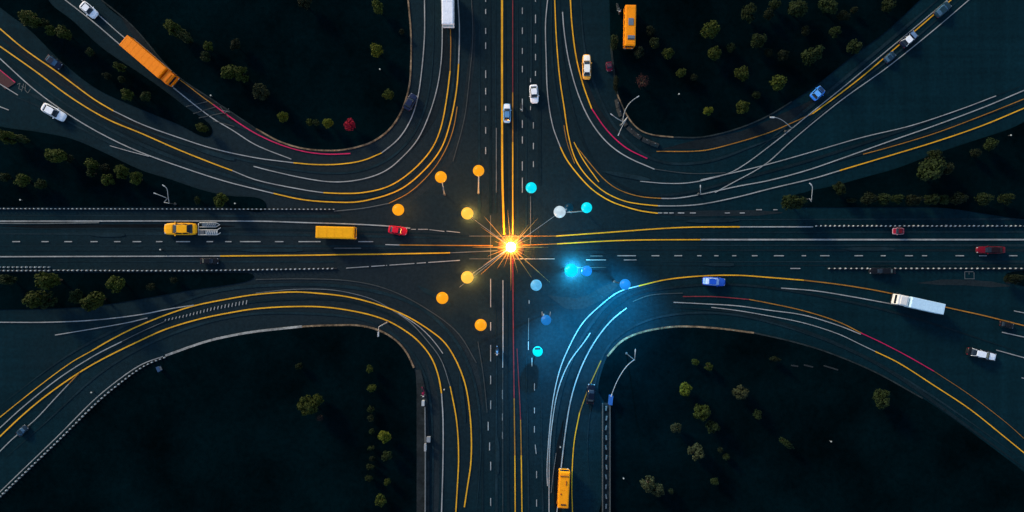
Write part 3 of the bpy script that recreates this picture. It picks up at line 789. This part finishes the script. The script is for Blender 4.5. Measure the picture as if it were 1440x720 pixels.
car(559,324,8,26,11.5,(.55,.008,.03),'small red car below the amber globe on the west road')
car(294,367,0,25,9,BLK_,'black car in the lower lane of the west road, under the yellow taxi')
car(1264,325,180,16,9.5,(.62,.30,.32),'tiny red car with a pale outline in the upper east lane', roof=(.14,.005,.012), bonnet=(.45,.01,.03), boot=(.45,.02,.05))
car(1393,351.5,180,40,10,(.16,.003,.012),'long dark red car in the lane beside the thick white east line', roof=(.012,.004,.006))
car(1004,396,4,32,12,(.015,.09,.55),'blue car with pale windscreen on the yellow line of the south-east ramp', boot=(.35,.65,.95), bonnet=(.02,.10,.5), glass=plain('pale_glass', (.35, .5, .8), .2))
car(1380,498,13,42,12.5,BLK_,'black car with white roof and white bonnet at the far right', roof=(.8,.85,.92), bonnet=(.85,.9,.95), boot=BLK_, cat='car')
car(831,554,-86,28,11.5,(.003,.004,.009),'very dark navy car parked beside the south-east lawn kerb')
car(30,606,-45,17,9,(.012,.03,.05),'small dark car with a pale windscreen low on the south-west ramp', glass=M_glassblue)
car(1241,381,180,36,9,BLK_,'black car standing under the block rail of the east road')
car(1417,457,12,20,8,BLK_,'small black car on the orange line near the right end of the ramp')
car(857,93,84,13,9,(.12,.006,.025),'tiny dark red car parked at the kerb beside the narrow hedge', roof=(.10,.03,.05))

# open trailer behind the taxi
t = thing('car_trailer', 'pale open trailer with two pointed bays behind the yellow taxi', 'trailer', at(293, 322, .8) + Vector((0, 0, ZL + .05)))
mb = MB()
for y in (-1.30, -.20): mb.tube([(-2.3, y, .62), (2.0, y, .62), (2.75, y + .48, .62)], .07, 6)
for y in (.45, 1.40): mb.tube([(-2.0, y, .62), (1.7, y, .62), (2.6, .95, .62)], .06, 6)
mb.tube([(-2.2, -1.3, .6), (-2.2, 1.3, .6)], .08, 6); mb.tube([(2.0, -1.3, .6), (2.0, -.2, .6)], .06, 6)
obj('frame', mb, M_paleSteel, t)
mb = MB(); mb.box((-1.55, -.72, .66), (1.2, .95, .08), .02); obj('deck', mb, plain('trailer_deck', (.10, .11, .12), .7), t)
mb = MB(); mb.box((.55, -.75, .66), (2.6, .92, .06), .02); obj('deck', mb, plain('mesh_deck', (.16, .19, .21), .7), t)
mb = MB(); mb.box((.2, .92, .66), (3.2, .80, .06), .02); obj('deck', mb, plain('wet_deck', (.07, .10, .13), .5), t)
for i in range(6):
    mb = MB(); mb.tube([(-.3 + i * .42, -1.15, .76), (-.1 + i * .42, -.4, .76)], .07, 5); obj('slat', mb, M_paleSteel, t)
for i in range(5):
    mb = MB(); mb.tube([(-.4 + i * .45, .62, .76), (-.05 + i * .45, 1.2, .76)], .05, 5); obj('slat', mb, M_steel, t)
mb = MB(); mb.tube([(-2.2, 0, .55), (-3.3, 0, .5)], .07, 6); obj('tow_bar', mb, M_steel, t)
for y in (-1.45, 1.5): wheel(t, .1, y, .33)

def bigv(name, cat, px, py, ang, lpx, wpx, hgt, label, grp):
    t = thing(name, label, cat, at(px, py, hgt) + Vector((0, 0, ZL + .05)), R(-ang), grp)
    k = (H - hgt) / H
    return t, lpx * S * k, wpx * S * k
def heavy_wheels(t, xs, w):
    for x in xs:
        for s in (-1, 1): wheel(t, x, s * (w / 2 - .16), .50, 1.55)
def lamps(t, xf, xr, w, z=.85):
    for s in (-1, 1):
        link('headlight', car_mesh('headlight'), M_lens, t, (xf, s * (w / 2 - .38), z)); link('taillight', car_mesh('taillight'), M_tail, t, (xr, s * (w / 2 - .3), z))
def bus(px, py, ang, lpx, wpx, col, label, hatches=(), bands=(), hgt=3.1, seams=6, front=M_glass, marks=()):
    t, l, w = bigv('bus', 'bus', px, py, ang, lpx, wpx, hgt, label, 'orange buses')
    pm = paint(col, 0.45, 0.15)
    mb = MB(); mb.box((0, 0, .45 + (hgt - .45) / 2), (l, w, hgt - .45), .16); obj('body', mb, pm, t)
    mb = MB(); mb.box((0, 0, hgt + .004), (l - .5, w - .45, .07), .03); obj('roof', mb, pm, t)
    for i in range(seams):
        mb = MB(); mb.box((-l / 2 + .7 + (l - 1.4) * i / (seams - 1), 0, hgt + .045), (.06, w - .5, .03), 0.0); obj('roof_rib', mb, paint(sc_(col, .93), .5, .1), t)
    for s in (-1, 1):
        n = max(5, int(l / 1.3))
        for i in range(n):
            mb = MB(); mb.box((-l / 2 + .8 + (l - 1.8) * i / (n - 1), s * (w / 2 + .004), hgt * .66), (1.0, .03, .8), 0.01); obj('window', mb, M_glass, t)
    mb = MB(); mb.box((l / 2 + .006, 0, hgt * .64), (.04, w - .4, 1.1), .015); obj('windscreen', mb, front, t)
    mb = MB(); mb.box((-l / 2 - .006, 0, hgt * .66), (.04, w - .6, .8), .015); obj('rear_window', mb, M_glass, t)
    for fx, fy, sx, sy, m in hatches:
        mb = MB(); mb.box((fx * l, fy * w, hgt + .08), (sx * l, sy * w, .14), .04); obj('roof_hatch', mb, m, t)
    for s in (-1, 1):
        mb = MB(); mb.box((0, 0, 0), (.18, .32, .4), .05); obj('mirror', mb, M_black, t, (l / 2 - .1, s * (w / 2 + .22), hgt * .62))
    mb = MB(); mb.box((0, 0, 0), (.2, w - .1, .3), .06); obj('bumper', mb, M_black, t, (l / 2 + .05, 0, .55))
    heavy_wheels(t, (-l * .30, l * .32), w); lamps(t, l / 2, -l / 2, w)
    return t
M_grey = plain('grey_hatch', (.13, .17, .22), .4); M_greydk = plain('dark_hatch', (.03, .045, .075), .35)
bus(471,327,1.5,54,17,YEL,'yellow orange bus on the west road between the taxi and the red car', seams=5, front=M_glass)
bus(886.5,35.5,91,57,15,(1.0,.30,.004),'orange bus with grey roof hatch parked on the dark north-east lawn', hatches=((-.08,.03,.17,.48,M_grey),(.30,.08,.085,.66,M_grey),(.345,.08,.03,.66,M_greydk)), seams=2)
bus(793,689,-87,51,15,(1.0,.32,.004),'orange bus with small dark roof slots at the bottom of the south-east ramp', hatches=((.385,.02,.03,.78,plain('rust_slot',(.30,.09,.01),.5)),(-.40,-.02,.035,.5,M_black),(.20,-.18,.13,.09,plain('rust_vent',(.35,.09,.01),.5)),(-.11,.26,.04,.1,plain('red_vent',(.3,.03,.01),.5))), seams=3)
# white lorry or coach at the top
t = bus(629.5,9,90,50,16.5,(.86,.88,.94),'white box bodied bus with blue windscreen at the top of the north-west ramp', front=plain('sky_glass', (.30, .45, .55), .15), hgt=3.3, seams=4)
t['group'] = 'large white vehicles'
def lorry(px, py, ang, lpx, wpx, hgt, box_c, cab_c, label, cabfrac, grp, split=True):
    t, l, w = bigv('lorry', 'lorry', px, py, ang, lpx, wpx, hgt, label, grp)
    bl = l * (1 - cabfrac); x0 = -l / 2
    mb = MB(); mb.box((x0 + bl / 2, 0, 1.0 + (hgt - 1.0) / 2), (bl, w, hgt - 1.0), .06); bx = obj('cargo_box', mb, paint(box_c, .5, .1), t)
    n = max(5, int(bl / 1.2))
    for i in range(n):
        mb = MB(); mb.box((x0 + .3 + (bl - .6) * i / (n - 1), 0, hgt + .006), (.04, w - .25, .015), 0); obj('roof_rib', mb, paint(sc_(box_c, .97), .5, .1), bx)
    for s in (-1, 1):
        mb = MB(); mb.box((x0 + bl / 2, s * (w / 2 + .01), 1.12), (bl - .1, .05, .12), .01); obj('side_rail', mb, M_steel, bx)
    mb = MB(); mb.box((x0 + l * .48, 0, .82), (l * .96, w * .5, .26), .03); obj('chassis', mb, M_black, t)
    cl = l * cabfrac - .35; cx = l / 2 - cl / 2; ch = hgt * .86
    mb = MB(); mb.box((cx, 0, .5 + (ch - .5) / 2), (cl, w * .96, ch - .5), .16); cb = obj('cab', mb, paint(cab_c, .42, .2), t)
    mb = MB(); mb.box((l / 2 + .006, 0, ch * .68), (.05, w * .82, .85), .02); obj('windscreen', mb, M_glass, cb)
    mb = MB(); mb.box((cx - .1, 0, ch + .05), (cl * .6, w * .8, .16), .07); obj('wind_deflector', mb, paint(sc_(cab_c, .92), .42, .2), cb)
    for s in (-1, 1):
        mb = MB(); mb.box((cx + .1, s * (w * .48 + .006), ch * .68), (cl * .5, .04, .7), .01); obj('side_window', mb, M_glass, cb)
        mb = MB(); mb.box((l / 2 - .1, s * (w * .48 + .22), ch * .66), (.16, .28, .5), .05); obj('mirror', mb, M_black, cb)
    mb = MB(); mb.box((0, 0, 0), (.2, w * .95, .35), .07); obj('bumper', mb, M_black, t, (l / 2 + .03, 0, .55))
    heavy_wheels(t, (-l * .38, -l * .27, l * .36), w); lamps(t, l / 2, -l / 2, w)
    return t
lorry(206,84,40.5,85,18,3.7,(1.0,.25,.003),(.90,.20,.003),'long orange lorry on the upper left slip road between the lawns',.16,'lorries')
lorry(1296,428,192.5,65,15,3.6,(.50,.72,.88),(.78,.77,.74),'white lorry with pale blue box on the orange line of the south-east ramp',.27,'lorries')

@cached
def moto_mesh(part):
    mb = MB()
    if part == 'frame': mb.loft([[Vector((x, -w, z0)), Vector((x, w, z0)), Vector((x, w * .7, z1)), Vector((x, -w * .7, z1))] for x, w, z0, z1 in ((-.9,.08,.55,.7),(-.3,.18,.35,.8),(.2,.22,.35,.98),(.55,.12,.5,.95),(.75,.06,.6,.9))])
    elif part == 'seat': mb.box((-.38, 0, .84), (.75, .3, .12), .05)
    elif part == 'handlebar': mb.tube([(.4, -.4, 1.05), (.55, 0, 1.0), (.4, .4, 1.05)], .03, 6)
    elif part == 'screen': mb.box((.68, 0, 1.02), (.1, .34, .3), .04)
    elif part == 'wheel': mb.disc((0, 0, 0), .32, .14)
    return mb.mesh(part)
def moto(px, py, ang, col, label, k=1.0):
    t = thing('motorcycle', label, 'motorcycle', at(px, py, .6) + Vector((0, 0, ZL + .09)), R(-ang), 'motorcycles', (k, k, k))
    link('frame', moto_mesh('frame'), paint(col), t); link('seat', moto_mesh('seat'), M_black, t); link('handlebar', moto_mesh('handlebar'), M_steel, t)
    link('screen', moto_mesh('screen'), M_lens, t)
    for x in (-.72, .72): link('wheel', moto_mesh('wheel'), M_tyre, t, (x, 0, .32))
moto(595,551,80,(.20,.01,.05),'dark red motorcycle parked on the paving beside the south-west lawn',1.3)
moto(699,493,90,(.10,.30,.6),'small blue motorcycle on the south road left of the solid white line',1.2)
moto(869,13,75,(.05,.06,.06),'grey motorcycle on the grass beside the parked orange bus',1.3)
moto(733,151,88,(.03,.035,.04),'black motorcycle beside the white and light blue car',1.0)

# ------------------------------------------------------------------ walls, cabinets and barriers
def wall_thing(name, pts, width, h, mat, label, cat):
    w = catmull(world(pts), 1.0); o0 = w[0]
    mb = MB(); slab(mb, [p - o0 for p in w], width, 0.0, h); o = obj(name, mb, mat); o.location = (o0.x, o0.y, 0); return tag(o, label, cat)
wall_thing('low_wall', [(598,572),(598.5,640),(598,780)], .22, .75, M_conc, 'low grey wall running down the paving beside the south-west lawn', 'wall')
t = thing('parapet', 'double parapet with grey slabs beside the south-east lawn', 'parapet', (gx(852), gy(565), 0))
for dx, m in ((-.80, M_conc), (.86, M_conc)):
    mb = MB(); mb.box((dx, -13.4, .5), (.20, 26.4, .75), .03); obj('wall', mb, plain('parapet_stone', (.05, .055, .055), .9), t)
for i in range(12):
    mb = MB(); mb.box((random.uniform(-.08, .08), -1.4 - i * 2.2, .32), (.34, 1.0, .4), .06, random.uniform(-.2, .2)); obj('slab', mb, M_conc, t)
def cabinet(px, py, sx, sy, h, mat, label, rz=0):
    t = thing('roadside_cabinet', label, 'cabinet', at(px, py, h) + Vector((0, 0, ZL + .03)), rz, 'roadside cabinets')
    mb = MB(); mb.box((0, 0, h / 2), (sx, sy, h), .05); obj('body', mb, mat, t)
    mb = MB(); mb.box((0, 0, h + .03), (sx + .08, sy + .08, .07), .02); obj('lid', mb, mat, t)
    mb = MB(); mb.box((sx / 2 + .012, 0, h * .5), (.03, sy * .8, h * .8), .01); obj('door', mb, M_steel, t)
cabinet(595,567,.55,1.1,1.1,M_greybox,'pale cabinet on the paving just below the dark red motorcycle')
cabinet(602.5,618,.75,1.1,1.0,plain('cabinet_grey',(.24,.26,.28),.6),'grey cabinet on the road side of the low wall')
cabinet(598,629,.4,1.6,1.2,plain('cabinet_slim',(.30,.31,.32),.6),'slim grey cabinet standing in line with the low wall')
cabinet(859,563,.75,2.0,1.4,M_bluebox,'small blue cabinet at the head of the parapet',R(-6))
cabinet(223,519,.6,1.1,1.0,plain('cabinet_navy',(.02,.06,.14),.5),'navy cabinet in the grass at the edge of the south-west lawn',R(25))
gb = catmull([(867,140),(872,160),(884,180),(903,195),(928,206)], 2.0)
for pts, lab in (([(1112,513.5),(1122,515)],'short pale stone strip in the south-east lawn, nearest the faint shrub'),
                 ([(1130,513),(1143,516)],'short pale stone strip in the south-east lawn, middle of three'),
                 ([(1158,514),(1178,520)],'longest pale stone strip in the south-east lawn, nearest the wide tree')):
    wall_thing('stone_strip', pts, .3, .2, plain('lawn_stone', (.016, .02, .022), .9), lab, 'stone strip')
order = ['first', 'second', 'third', 'fourth', 'fifth', 'sixth', 'seventh']
for i in range(7):
    j = int((i + .5) / 7 * (len(gb) - 1)); p = gb[j]; q = gb[j + 1]
    a = math.atan2(-(q.y - p.y), q.x - p.x)
    t = thing('concrete_barrier', f'dark concrete barrier, {order[i]} in the row counted from the narrow hedge', 'barrier', at(p.x, p.y) , a, 'dark concrete barriers at the north-east bend')
    mb = MB(); mb.loft([[Vector((x, -.5, 0)), Vector((x, .5, 0)), Vector((x, .42, .22)), Vector((x, .16, .45)), Vector((x, .12, .95)), Vector((x, -.12, .95)), Vector((x, -.16, .45)), Vector((x, -.42, .22))] for x in (-.95, .95)])
    obj('body', mb, M_concdark, t)
    mb = MB(); mb.box((0, 0, 1.0), (.3, .18, .1), .03); obj('cap', mb, M_conc, t)

# ------------------------------------------------------------------ trees
TONE = {'o': (.029, .043, .006), 'y': (.066, .082, .007), 'd': (.013, .024, .007), 'k': (.008, .014, .006), 'g': (.030, .037, .017), 'r': (.26, .008, .028), 'b': (.05, .018, .018)}
def crown_mesh(seed, lobes, per, spread=.62, lobe_r=.42, flat=1.0, leaf=.12):
    rnd = random.Random(seed); vs = []; fs = []
    for i in range(lobes):
        u = rnd.uniform(-.75, 1); a = rnd.uniform(0, 2 * math.pi) ; s = math.sqrt(max(0, 1 - u * u))
        rr = spread * rnd.uniform(.55, 1.12)
        c = Vector((s * math.cos(a) * rr, s * math.sin(a) * rr, u * rr * flat))
        lr = lobe_r * rnd.uniform(.6, 1.15)
        for j in range(per):
            d = Vector((rnd.gauss(0, 1), rnd.gauss(0, 1), rnd.gauss(.25, 1))).normalized()
            p = c + d * lr * rnd.uniform(.72, 1.05)
            n = (d * .8 + Vector((rnd.gauss(0, .5), rnd.gauss(0, .5), rnd.gauss(.2, .5)))).normalized()
            t1 = n.cross(Vector((rnd.gauss(0, 1), rnd.gauss(0, 1), rnd.gauss(0, 1)))).normalized(); t2 = n.cross(t1)
            w = leaf * rnd.uniform(.6, 1.3); h = w * rnd.uniform(.55, .9)
            b0 = len(vs); vs += [p - t1 * w, p - t2 * h, p + t1 * w, p + t2 * h]; fs.append((b0, b0 + 1, b0 + 2, b0 + 3))
    me = bpy.data.meshes.new('crown'); me.from_pydata(vs, [], fs); return me
CROWN = [crown_mesh(11, 24, 60), crown_mesh(12, 18, 70, .6, .46), crown_mesh(13, 34, 46, .7, .34), crown_mesh(14, 22, 60, .62, .42, 1.35), crown_mesh(15, 28, 50, .66, .36, 1.25), crown_mesh(16, 15, 80, .55, .5, .9)]
BARE = crown_mesh(21, 40, 12, .75, .3, .9, .05)
def trunk_mesh(seed):
    rnd = random.Random(seed); mb = MB()
    mb.tube([(0, 0, 0), (.02, .01, .5), (-.02, .02, 1.0), (0, 0, 1.5)], [.12, .09, .075, .04], 8)
    for i in range(6):
        a = i * 1.05 + rnd.uniform(-.3, .3); z = rnd.uniform(.75, 1.2); q = rnd.uniform(.4, .62)
        mb.tube([(0, 0, z), (math.cos(a) * q * .55, math.sin(a) * q * .55, z + .3), (math.cos(a) * q, math.sin(a) * q, z + .62)], [.05, .035, .012], 6)
    return mb.mesh('trunk')
TRUNK = [trunk_mesh(1), trunk_mesh(2), trunk_mesh(3)]
NT = [0]
def T(x, y, r, tone, label, sx=1.0, sy=1.0, rot=None, tall=1.0, v=None, kind='tree'):
    i = NT[0]; NT[0] += 1
    rm = r * S * .9; ctr = 1.5 * rm * tall
    rz = R(-rot) if rot is not None else random.uniform(0, 6.28)
    t = thing('shrub' if kind == 'shrub' else 'tree', label, kind, at(x, y, ctr) + Vector((0, 0, .1)), rz, 'trees and shrubs in the lawns' , (rm * sx, rm * sy, rm * tall))
    c = link('crown', BARE if v == 'bare' else CROWN[(i * 5 + 3) % len(CROWN)] if v is None else CROWN[v], M_leaf, t, (0, 0, 1.5))
    k = random.uniform(.62, .98); c.color = tuple(q * k for q in TONE[tone]) + (1,)
    link('trunk', TRUNK[i % 3], M_bark, t)
# strip between the slip road and the north-west bend
A_ = 'in the wedge beside the orange lorry'
T(44,26,15,'o','big olive tree at the far top left corner beside the bend',1.2,.9,20)
T(64,33,8,'d','dark small tree touching the big tree in the top left corner')
T(72,43,9,'o','olive tree, middle of the trio in the top left corner')
T(90,47,12,'o','olive tree above the dark navy car in the top left corner',1.15,.9,30)
T(127,73,7,'d','small dark tree ' + A_ + ', nearest the white car',kind='tree')
T(168,94,9,'o','oblong olive tree ' + A_ + ' beside the lorry tail',1.25,.75,20)
T(150,107,6,'k','almost black shrub ' + A_ + ', left of a pair',kind='shrub')
T(171,112,6,'d','dim shrub ' + A_ + ', right of a pair',kind='shrub')
T(178,133,10,'o','olive tree ' + A_ + ' below the lorry cab',1.1,.95)
T(205,136,9,'d','dull green tree ' + A_ + ', right of an olive one')
T(284,180,9,'o','olive tree standing at the pointed tip of the wedge below the lorry',1.2,.8,35)
# north lawn
T(243,39,13,'o','bright long olive crown, front of the leaning pair on the north lawn',1.3,.85,35)
T(260,50,12,'d','darker long crown, rear of the leaning pair on the north lawn',1.4,.8,35)
T(293,66,8,'o','small olive tree, upper of a close pair on the north lawn')
T(290,80,9,'d','round dark olive tree, lower of a close pair on the north lawn')
T(331,63,9,'k','very dark tree alone in the upper left of the north lawn',1.2,.9)
T(322,102,12,'o','large olive tree, left half of the double crown on the north lawn',1,1.15)
T(339,104,12,'o','large olive tree, right half of the double crown on the north lawn',.95,1.15)
T(368,128,14,'k','broad blackish tree below the double crown on the north lawn')
T(428,4,11,'k','dark tree cut by the top edge of the picture on the north lawn')
T(530,10,10,'o','olive tree near the top of the kerb bend on the north lawn',.95,1.2,-20)
T(530,71,11,'y','bright olive tree halfway down the right side of the north lawn',.95,1.1,-20)
T(565,45,5,'k','tiny black shrub against the right kerb of the north lawn',kind='shrub')
T(546,133,9,'o','small olive tree beside the navy car on the north lawn')
T(398,163,9,'y','yellowish tree above the magenta line, leftmost of the low row on the north lawn')
T(436,172,6,'o','small low olive shrub, second of the low row on the north lawn',kind='shrub')
T(444,173,6,'d','dim low shrub joined to the olive shrub in the low row on the north lawn',kind='shrub')
T(461,173,9,'y','yellowish round tree just left of the crimson tree')
T(492,175,10,'r','crimson red tree at the bottom of the north lawn')
# west strip
W_ = 'in the west shrub strip'
T(8,192,14,'o','olive bush at the left edge ' + W_ + ', above the rest',1.3,.8,15)
T(32,195,9,'d','dark bush joined to the edge bush ' + W_,1.3,.8,15)
T(80,218,14,'o','largest olive tree ' + W_ + ' under the white saloon',1.25,.9,15)
T(97,222,8,'k','black tail of foliage beside the largest tree ' + W_)
T(130,231,10,'o','olive tree ' + W_ + ', right of the largest one',1.2,.9,20)
T(148,236,8,'k','blackish tree ' + W_ + ' between two olive ones')
T(171,241,12,'o','round olive tree ' + W_ + ', first of the cluster of four',1.1,.95)
T(192,251,11,'o','olive tree ' + W_ + ', last of the cluster of four',1,1)
T(152,254,10,'o','low olive tree ' + W_ + ', lowest of the cluster of four')
T(129,243,8,'d','dull green tree ' + W_ + ', leftmost of the cluster of four')
T(8,249,8,'d','dull small tree ' + W_ + ' on the left edge above the road')
T(32,253,11,'o','olive tree ' + W_ + ' beside the bollard light',1.2,.9)
T(57,259,9,'d','dark round tree ' + W_ + ', right of the one by the bollard light')
T(278,281,6,'d','slim dark shrub ' + W_ + ' near its tip',.7,1.2,0,kind='shrub')
T(311,282,11,'o','olive tree closest to the tip of the west shrub strip',1.15,.9)
# tapering strip
D_ = 'in the strip below the west road'
T(8,393,11,'d','dark olive tree at the left edge ' + D_,1.5,.8,0)
T(68,395,16,'o','large pointed olive tree, upper one ' + D_,1.1,.95,tall=1.3)
T(50,421,15,'o','large olive tree, lower left ' + D_,1.2,.95,tall=1.2)
T(66,423,13,'d','dark crown behind the large lower left tree ' + D_,1.2,.9)
T(106,416,11,'d','dark medium tree ' + D_ + ', between two large ones',1.1,.9)
T(132,422,16,'o','large olive tree touching the ramp ' + D_,1.2,.9,tall=1.2)
T(164,398,14,'o','light olive tree nearest the middle ' + D_,1.1,1)
T(245,394,6,'k','tiny dark shrub, last one before the tip ' + D_,kind='shrub')
T(213,403,7,'k','small dim shrub, last but one before the tip ' + D_,kind='shrub')
# south-west lawn
E_ = 'in the row on the south-west lawn'
T(420,515,6,'d','small dim olive tree above the big one on the south-west lawn',1.1,.9)
T(434,569,15,'o','big clumpy olive tree alone in the south-west lawn',1.15,1.05,30,v=2)
T(446,562,10,'o','right shoulder crown of the big clumpy tree on the south-west lawn',v=4)
T(450,587,7,'b','brownish bare shrub under the big clumpy tree',v='bare',kind='shrub')
T(520,519,7,'o','upright olive shrub, topmost ' + E_,.8,1.1,0,kind='shrub')
T(523,546,7,'o','wide olive shrub, second from the top ' + E_,1.2,.9,0,kind='shrub')
T(521,576,6,'d','dim shrub, third from the top ' + E_,kind='shrub')
T(522,588,6,'k','very dark shrub, fourth from the top ' + E_,kind='shrub')
T(523,607,5,'d','tiny shrub left of the bright round tree ' + E_,kind='shrub')
T(540,614,10.5,'y','bright yellow green round tree ' + E_,v=2)
T(544,642,9,'d','dark round tree under the bright one ' + E_,v=1)
T(522,630,5,'d','tiny flat shrub between bright and dark trees ' + E_,1.3,.7,0,kind='shrub')
T(523,645,5,'k','almost invisible shrub beside the dark round tree ' + E_,kind='shrub')
T(521,656,6,'d','small shrub below the dark round tree ' + E_,1.2,.9,0,kind='shrub')
T(519,672,6,'d','small flat shrub, lowest on the left ' + E_,1.2,.8,0,kind='shrub')
T(545,678,6,'o','small olive shrub above the lowest tree ' + E_,kind='shrub')
T(536,703,10,'o','olive tree, lowest ' + E_,.95,1.1,20,v=3)
# south-east lawn
F_ = 'on the south-east lawn'
T(978,509,6,'o','small olive tree, left of the top pair ' + F_)
T(997,516,7,'o','small olive tree, right of the top pair ' + F_)
T(964,548,11,'y','bright yellow green round tree ' + F_,v=2)
T(987,578,14,'o','large open clumpy green tree in the centre of the group ' + F_,v=2)
T(1002,600,11,'d','dark green tree tucked under the large clumpy one ' + F_,v=4)
T(950,602,9,'g','grey olive ragged tree left of the group ' + F_,v=2)
T(979,635,13,'g','pale grey green ragged tree below the group ' + F_,v=4)
T(1013,633,5,'k','tiny dark shrub, left of a faint pair ' + F_,kind='shrub')
T(1021,643,6,'d','tiny dim shrub, right of a faint pair ' + F_,kind='shrub')
T(1042,551,12,'g','grey olive round tree at the right of the group ' + F_,1,1.1,v=2)
T(1066,583,8,'d','dim green tree right of the group ' + F_)
T(1005,677,7,'d','small dim tree low down ' + F_)
T(912,681,13,'g','grey olive tree, left half of the lowest double crown ' + F_,v=4)
T(924,688,11,'g','grey olive tree, right half of the lowest double crown ' + F_,v=2)
T(943,691,5,'k','tiny dark shrub beside the lowest double crown ' + F_,kind='shrub')
T(1240,561,14,'d','wide dark green tree near the ramp kerb ' + F_,1.2,.95)
T(1104,622,9,'d','long slanting shrub ' + F_,1.8,.6,35,kind='shrub')
T(1090,505,7,'k','faint shrub close under the ramp kerb ' + F_,1.4,.7,10,kind='shrub')
# north-east lawn
G_ = 'on the north-east lawn'
T(864,58,9,'d','narrow tree at the kerb beside the parked orange bus',.7,1.5,0,v=3)
T(866,118,6,'k','narrow hedge along the kerb below the tiny red car',.7,2.6,0,kind='shrub')
T(914,43,8,'k','very dark tree right of the parked orange bus')
T(921,61,9,'d','dark green tree below right of the parked orange bus')
T(898,73,9,'k','blackish tree just under the parked orange bus')
T(939,75,10,'o','olive tree right of the parked orange bus, brightest there')
T(999,41,14,'o','large olive round tree in the upper middle ' + G_,1.1,1)
T(1053,18,13,'d','tall dark tree, top of the middle column ' + G_,.9,1.2,0)
T(1067,56,12,'d','dark tree, second of the middle column ' + G_)
T(1004,76,11,'o','olive tree below the large round one ' + G_)
T(1028,68,8,'d','small dark tree between two larger ones ' + G_)
T(1043,104,12,'o','olive tree, centre of the lower middle ' + G_,1.05,.95)
T(958,102,8,'o','small olive tree left of a dark shrub ' + G_)
T(976,109,6,'k','small dark shrub beside an olive one ' + G_,kind='shrub')
T(1063,134,7,'d','small dim tree above the lowest olive pair ' + G_)
T(1043,151,11,'o','olive tree, right one of the lowest pair ' + G_)
T(996,155,8,'y','yellowish small tree, left one of the lowest pair ' + G_)
T(904,114,13,'b','bare reddish brown tree above the curved street lamp',v='bare')
T(1090,6,9,'d','dark tree cut by the top edge ' + G_)
T(1081,20,9,'k','blackish tree joining the one at the top edge ' + G_)
T(1121,13,14,'d','large dark green tree at the top ' + G_,1.1,1.1)
T(1165,8,14,'d','dark tree at the top right ' + G_,1.2,.9)
T(1132,43,8,'k','very dark small tree under the large top one ' + G_)
T(1186,23,9,'k','black low tree below the top right one ' + G_,1.2,.9)
T(1201,14,6,'k','tiny black shrub at the upper right ' + G_,kind='shrub')
T(1174,45,9,'d','dim round tree in the right part ' + G_)
T(1142,76,15,'d','broad dark green tree in the right middle ' + G_,1.2,.9,-30)
T(1100,78,9,'k','blackish tree in the middle right ' + G_)
T(1200,67,12,'d','dark green tree close to the ramp ' + G_,1.1,1)
T(1248,8,11,'d','dark green tree at the top corner of the ramp ' + G_)
T(1094,117,13,'o','olive tree beside the blue hatchback, at the lower right ' + G_,1.05,1)
T(1081,74,7,'k','small black tree left of the dark middle ones ' + G_)
# hedge strip
H_ = 'in the hedge strip of the east road'
T(1116,283,16,'d','low wide dark bush at the left end ' + H_,1.2,.8,0,kind='shrub')
T(1180,264,10,'d','small leafy tree near the hooked lamp ' + H_,.9,1.2,-30)
T(1196,282,6,'k','flat dark shrub ' + H_ + ', before the round hedges',1.6,.6,0,kind='shrub')
nth = ['first','second','third','fourth','fifth','sixth','seventh','eighth','ninth']
for i, (x, r_) in enumerate(((1222,12),(1243,11),(1262,9),(1285,11),(1310,11),(1326,9),(1348,12),(1383,12),(1415,11))):
    T(x, 279.5 + (i % 2), r_, 'd' if i % 3 else 'k', f'round clipped hedge bush, {nth[i]} of nine counted from the hooked lamp', 1.15, .9, 0, kind='shrub')
T(1310,240,20,'d','large spreading dark tree above the round hedges',1.1,.95)
T(1330,236,12,'k','black crown joined to the large spreading tree')
T(1313,221,14,'d','dark tree at the ramp edge above the large spreading tree',1.1,.9)
T(1393,203,11,'d','dark green tree at the upper right of the hedge strip')
T(1372,215,8,'k','small blackish tree beside the upper right one of the hedge strip')
# far right
T(1426,392,11,'k','dark bush in the small verge at the right edge',1.4,.8,0,kind='shrub')
T(1417,396,5,'b','reddish bare shrub in front of the dark verge bush',v='bare',kind='shrub')

# ------------------------------------------------------------------ light, sky, camera
w = bpy.data.worlds.new('World'); sc.world = w; w.use_nodes = True
nt = w.node_tree; bg = nt.nodes['Background']
sky = nt.nodes.new('ShaderNodeTexSky'); sky.sky_type = 'NISHITA'; sky.sun_disc = False
sky.sun_elevation = R(20); sky.sun_rotation = R(-45); sky.ozone_density = 2.0
nt.links.new(sky.outputs['Color'], bg.inputs['Color']); bg.inputs['Strength'].default_value = 0.24
l = bpy.data.lights.new('sun', 'SUN'); l.energy = 3.5; l.angle = R(10); l.color = (1.0, .80, .52)
so = bpy.data.objects.new('sun', l); COL.objects.link(so); so.rotation_euler = (R(70), 0, R(-135)); so.location = (-60, 60, 60)

cam = bpy.data.cameras.new('camera'); co = bpy.data.objects.new('camera', cam); COL.objects.link(co)
cam.sensor_width = 36; cam.lens = 36 * H / (1440 * S); cam.clip_start = 0.5; cam.clip_end = 4000
co.location = (0, 0, H); co.rotation_euler = (0, 0, 0); sc.camera = co
vs = sc.view_settings
sc.display_settings.display_device = 'sRGB'
vs.view_transform = 'Standard'; vs.look = 'None'; vs.exposure = 0; vs.gamma = 1; vs.use_curve_mapping = False
sc.cycles.use_denoising = True
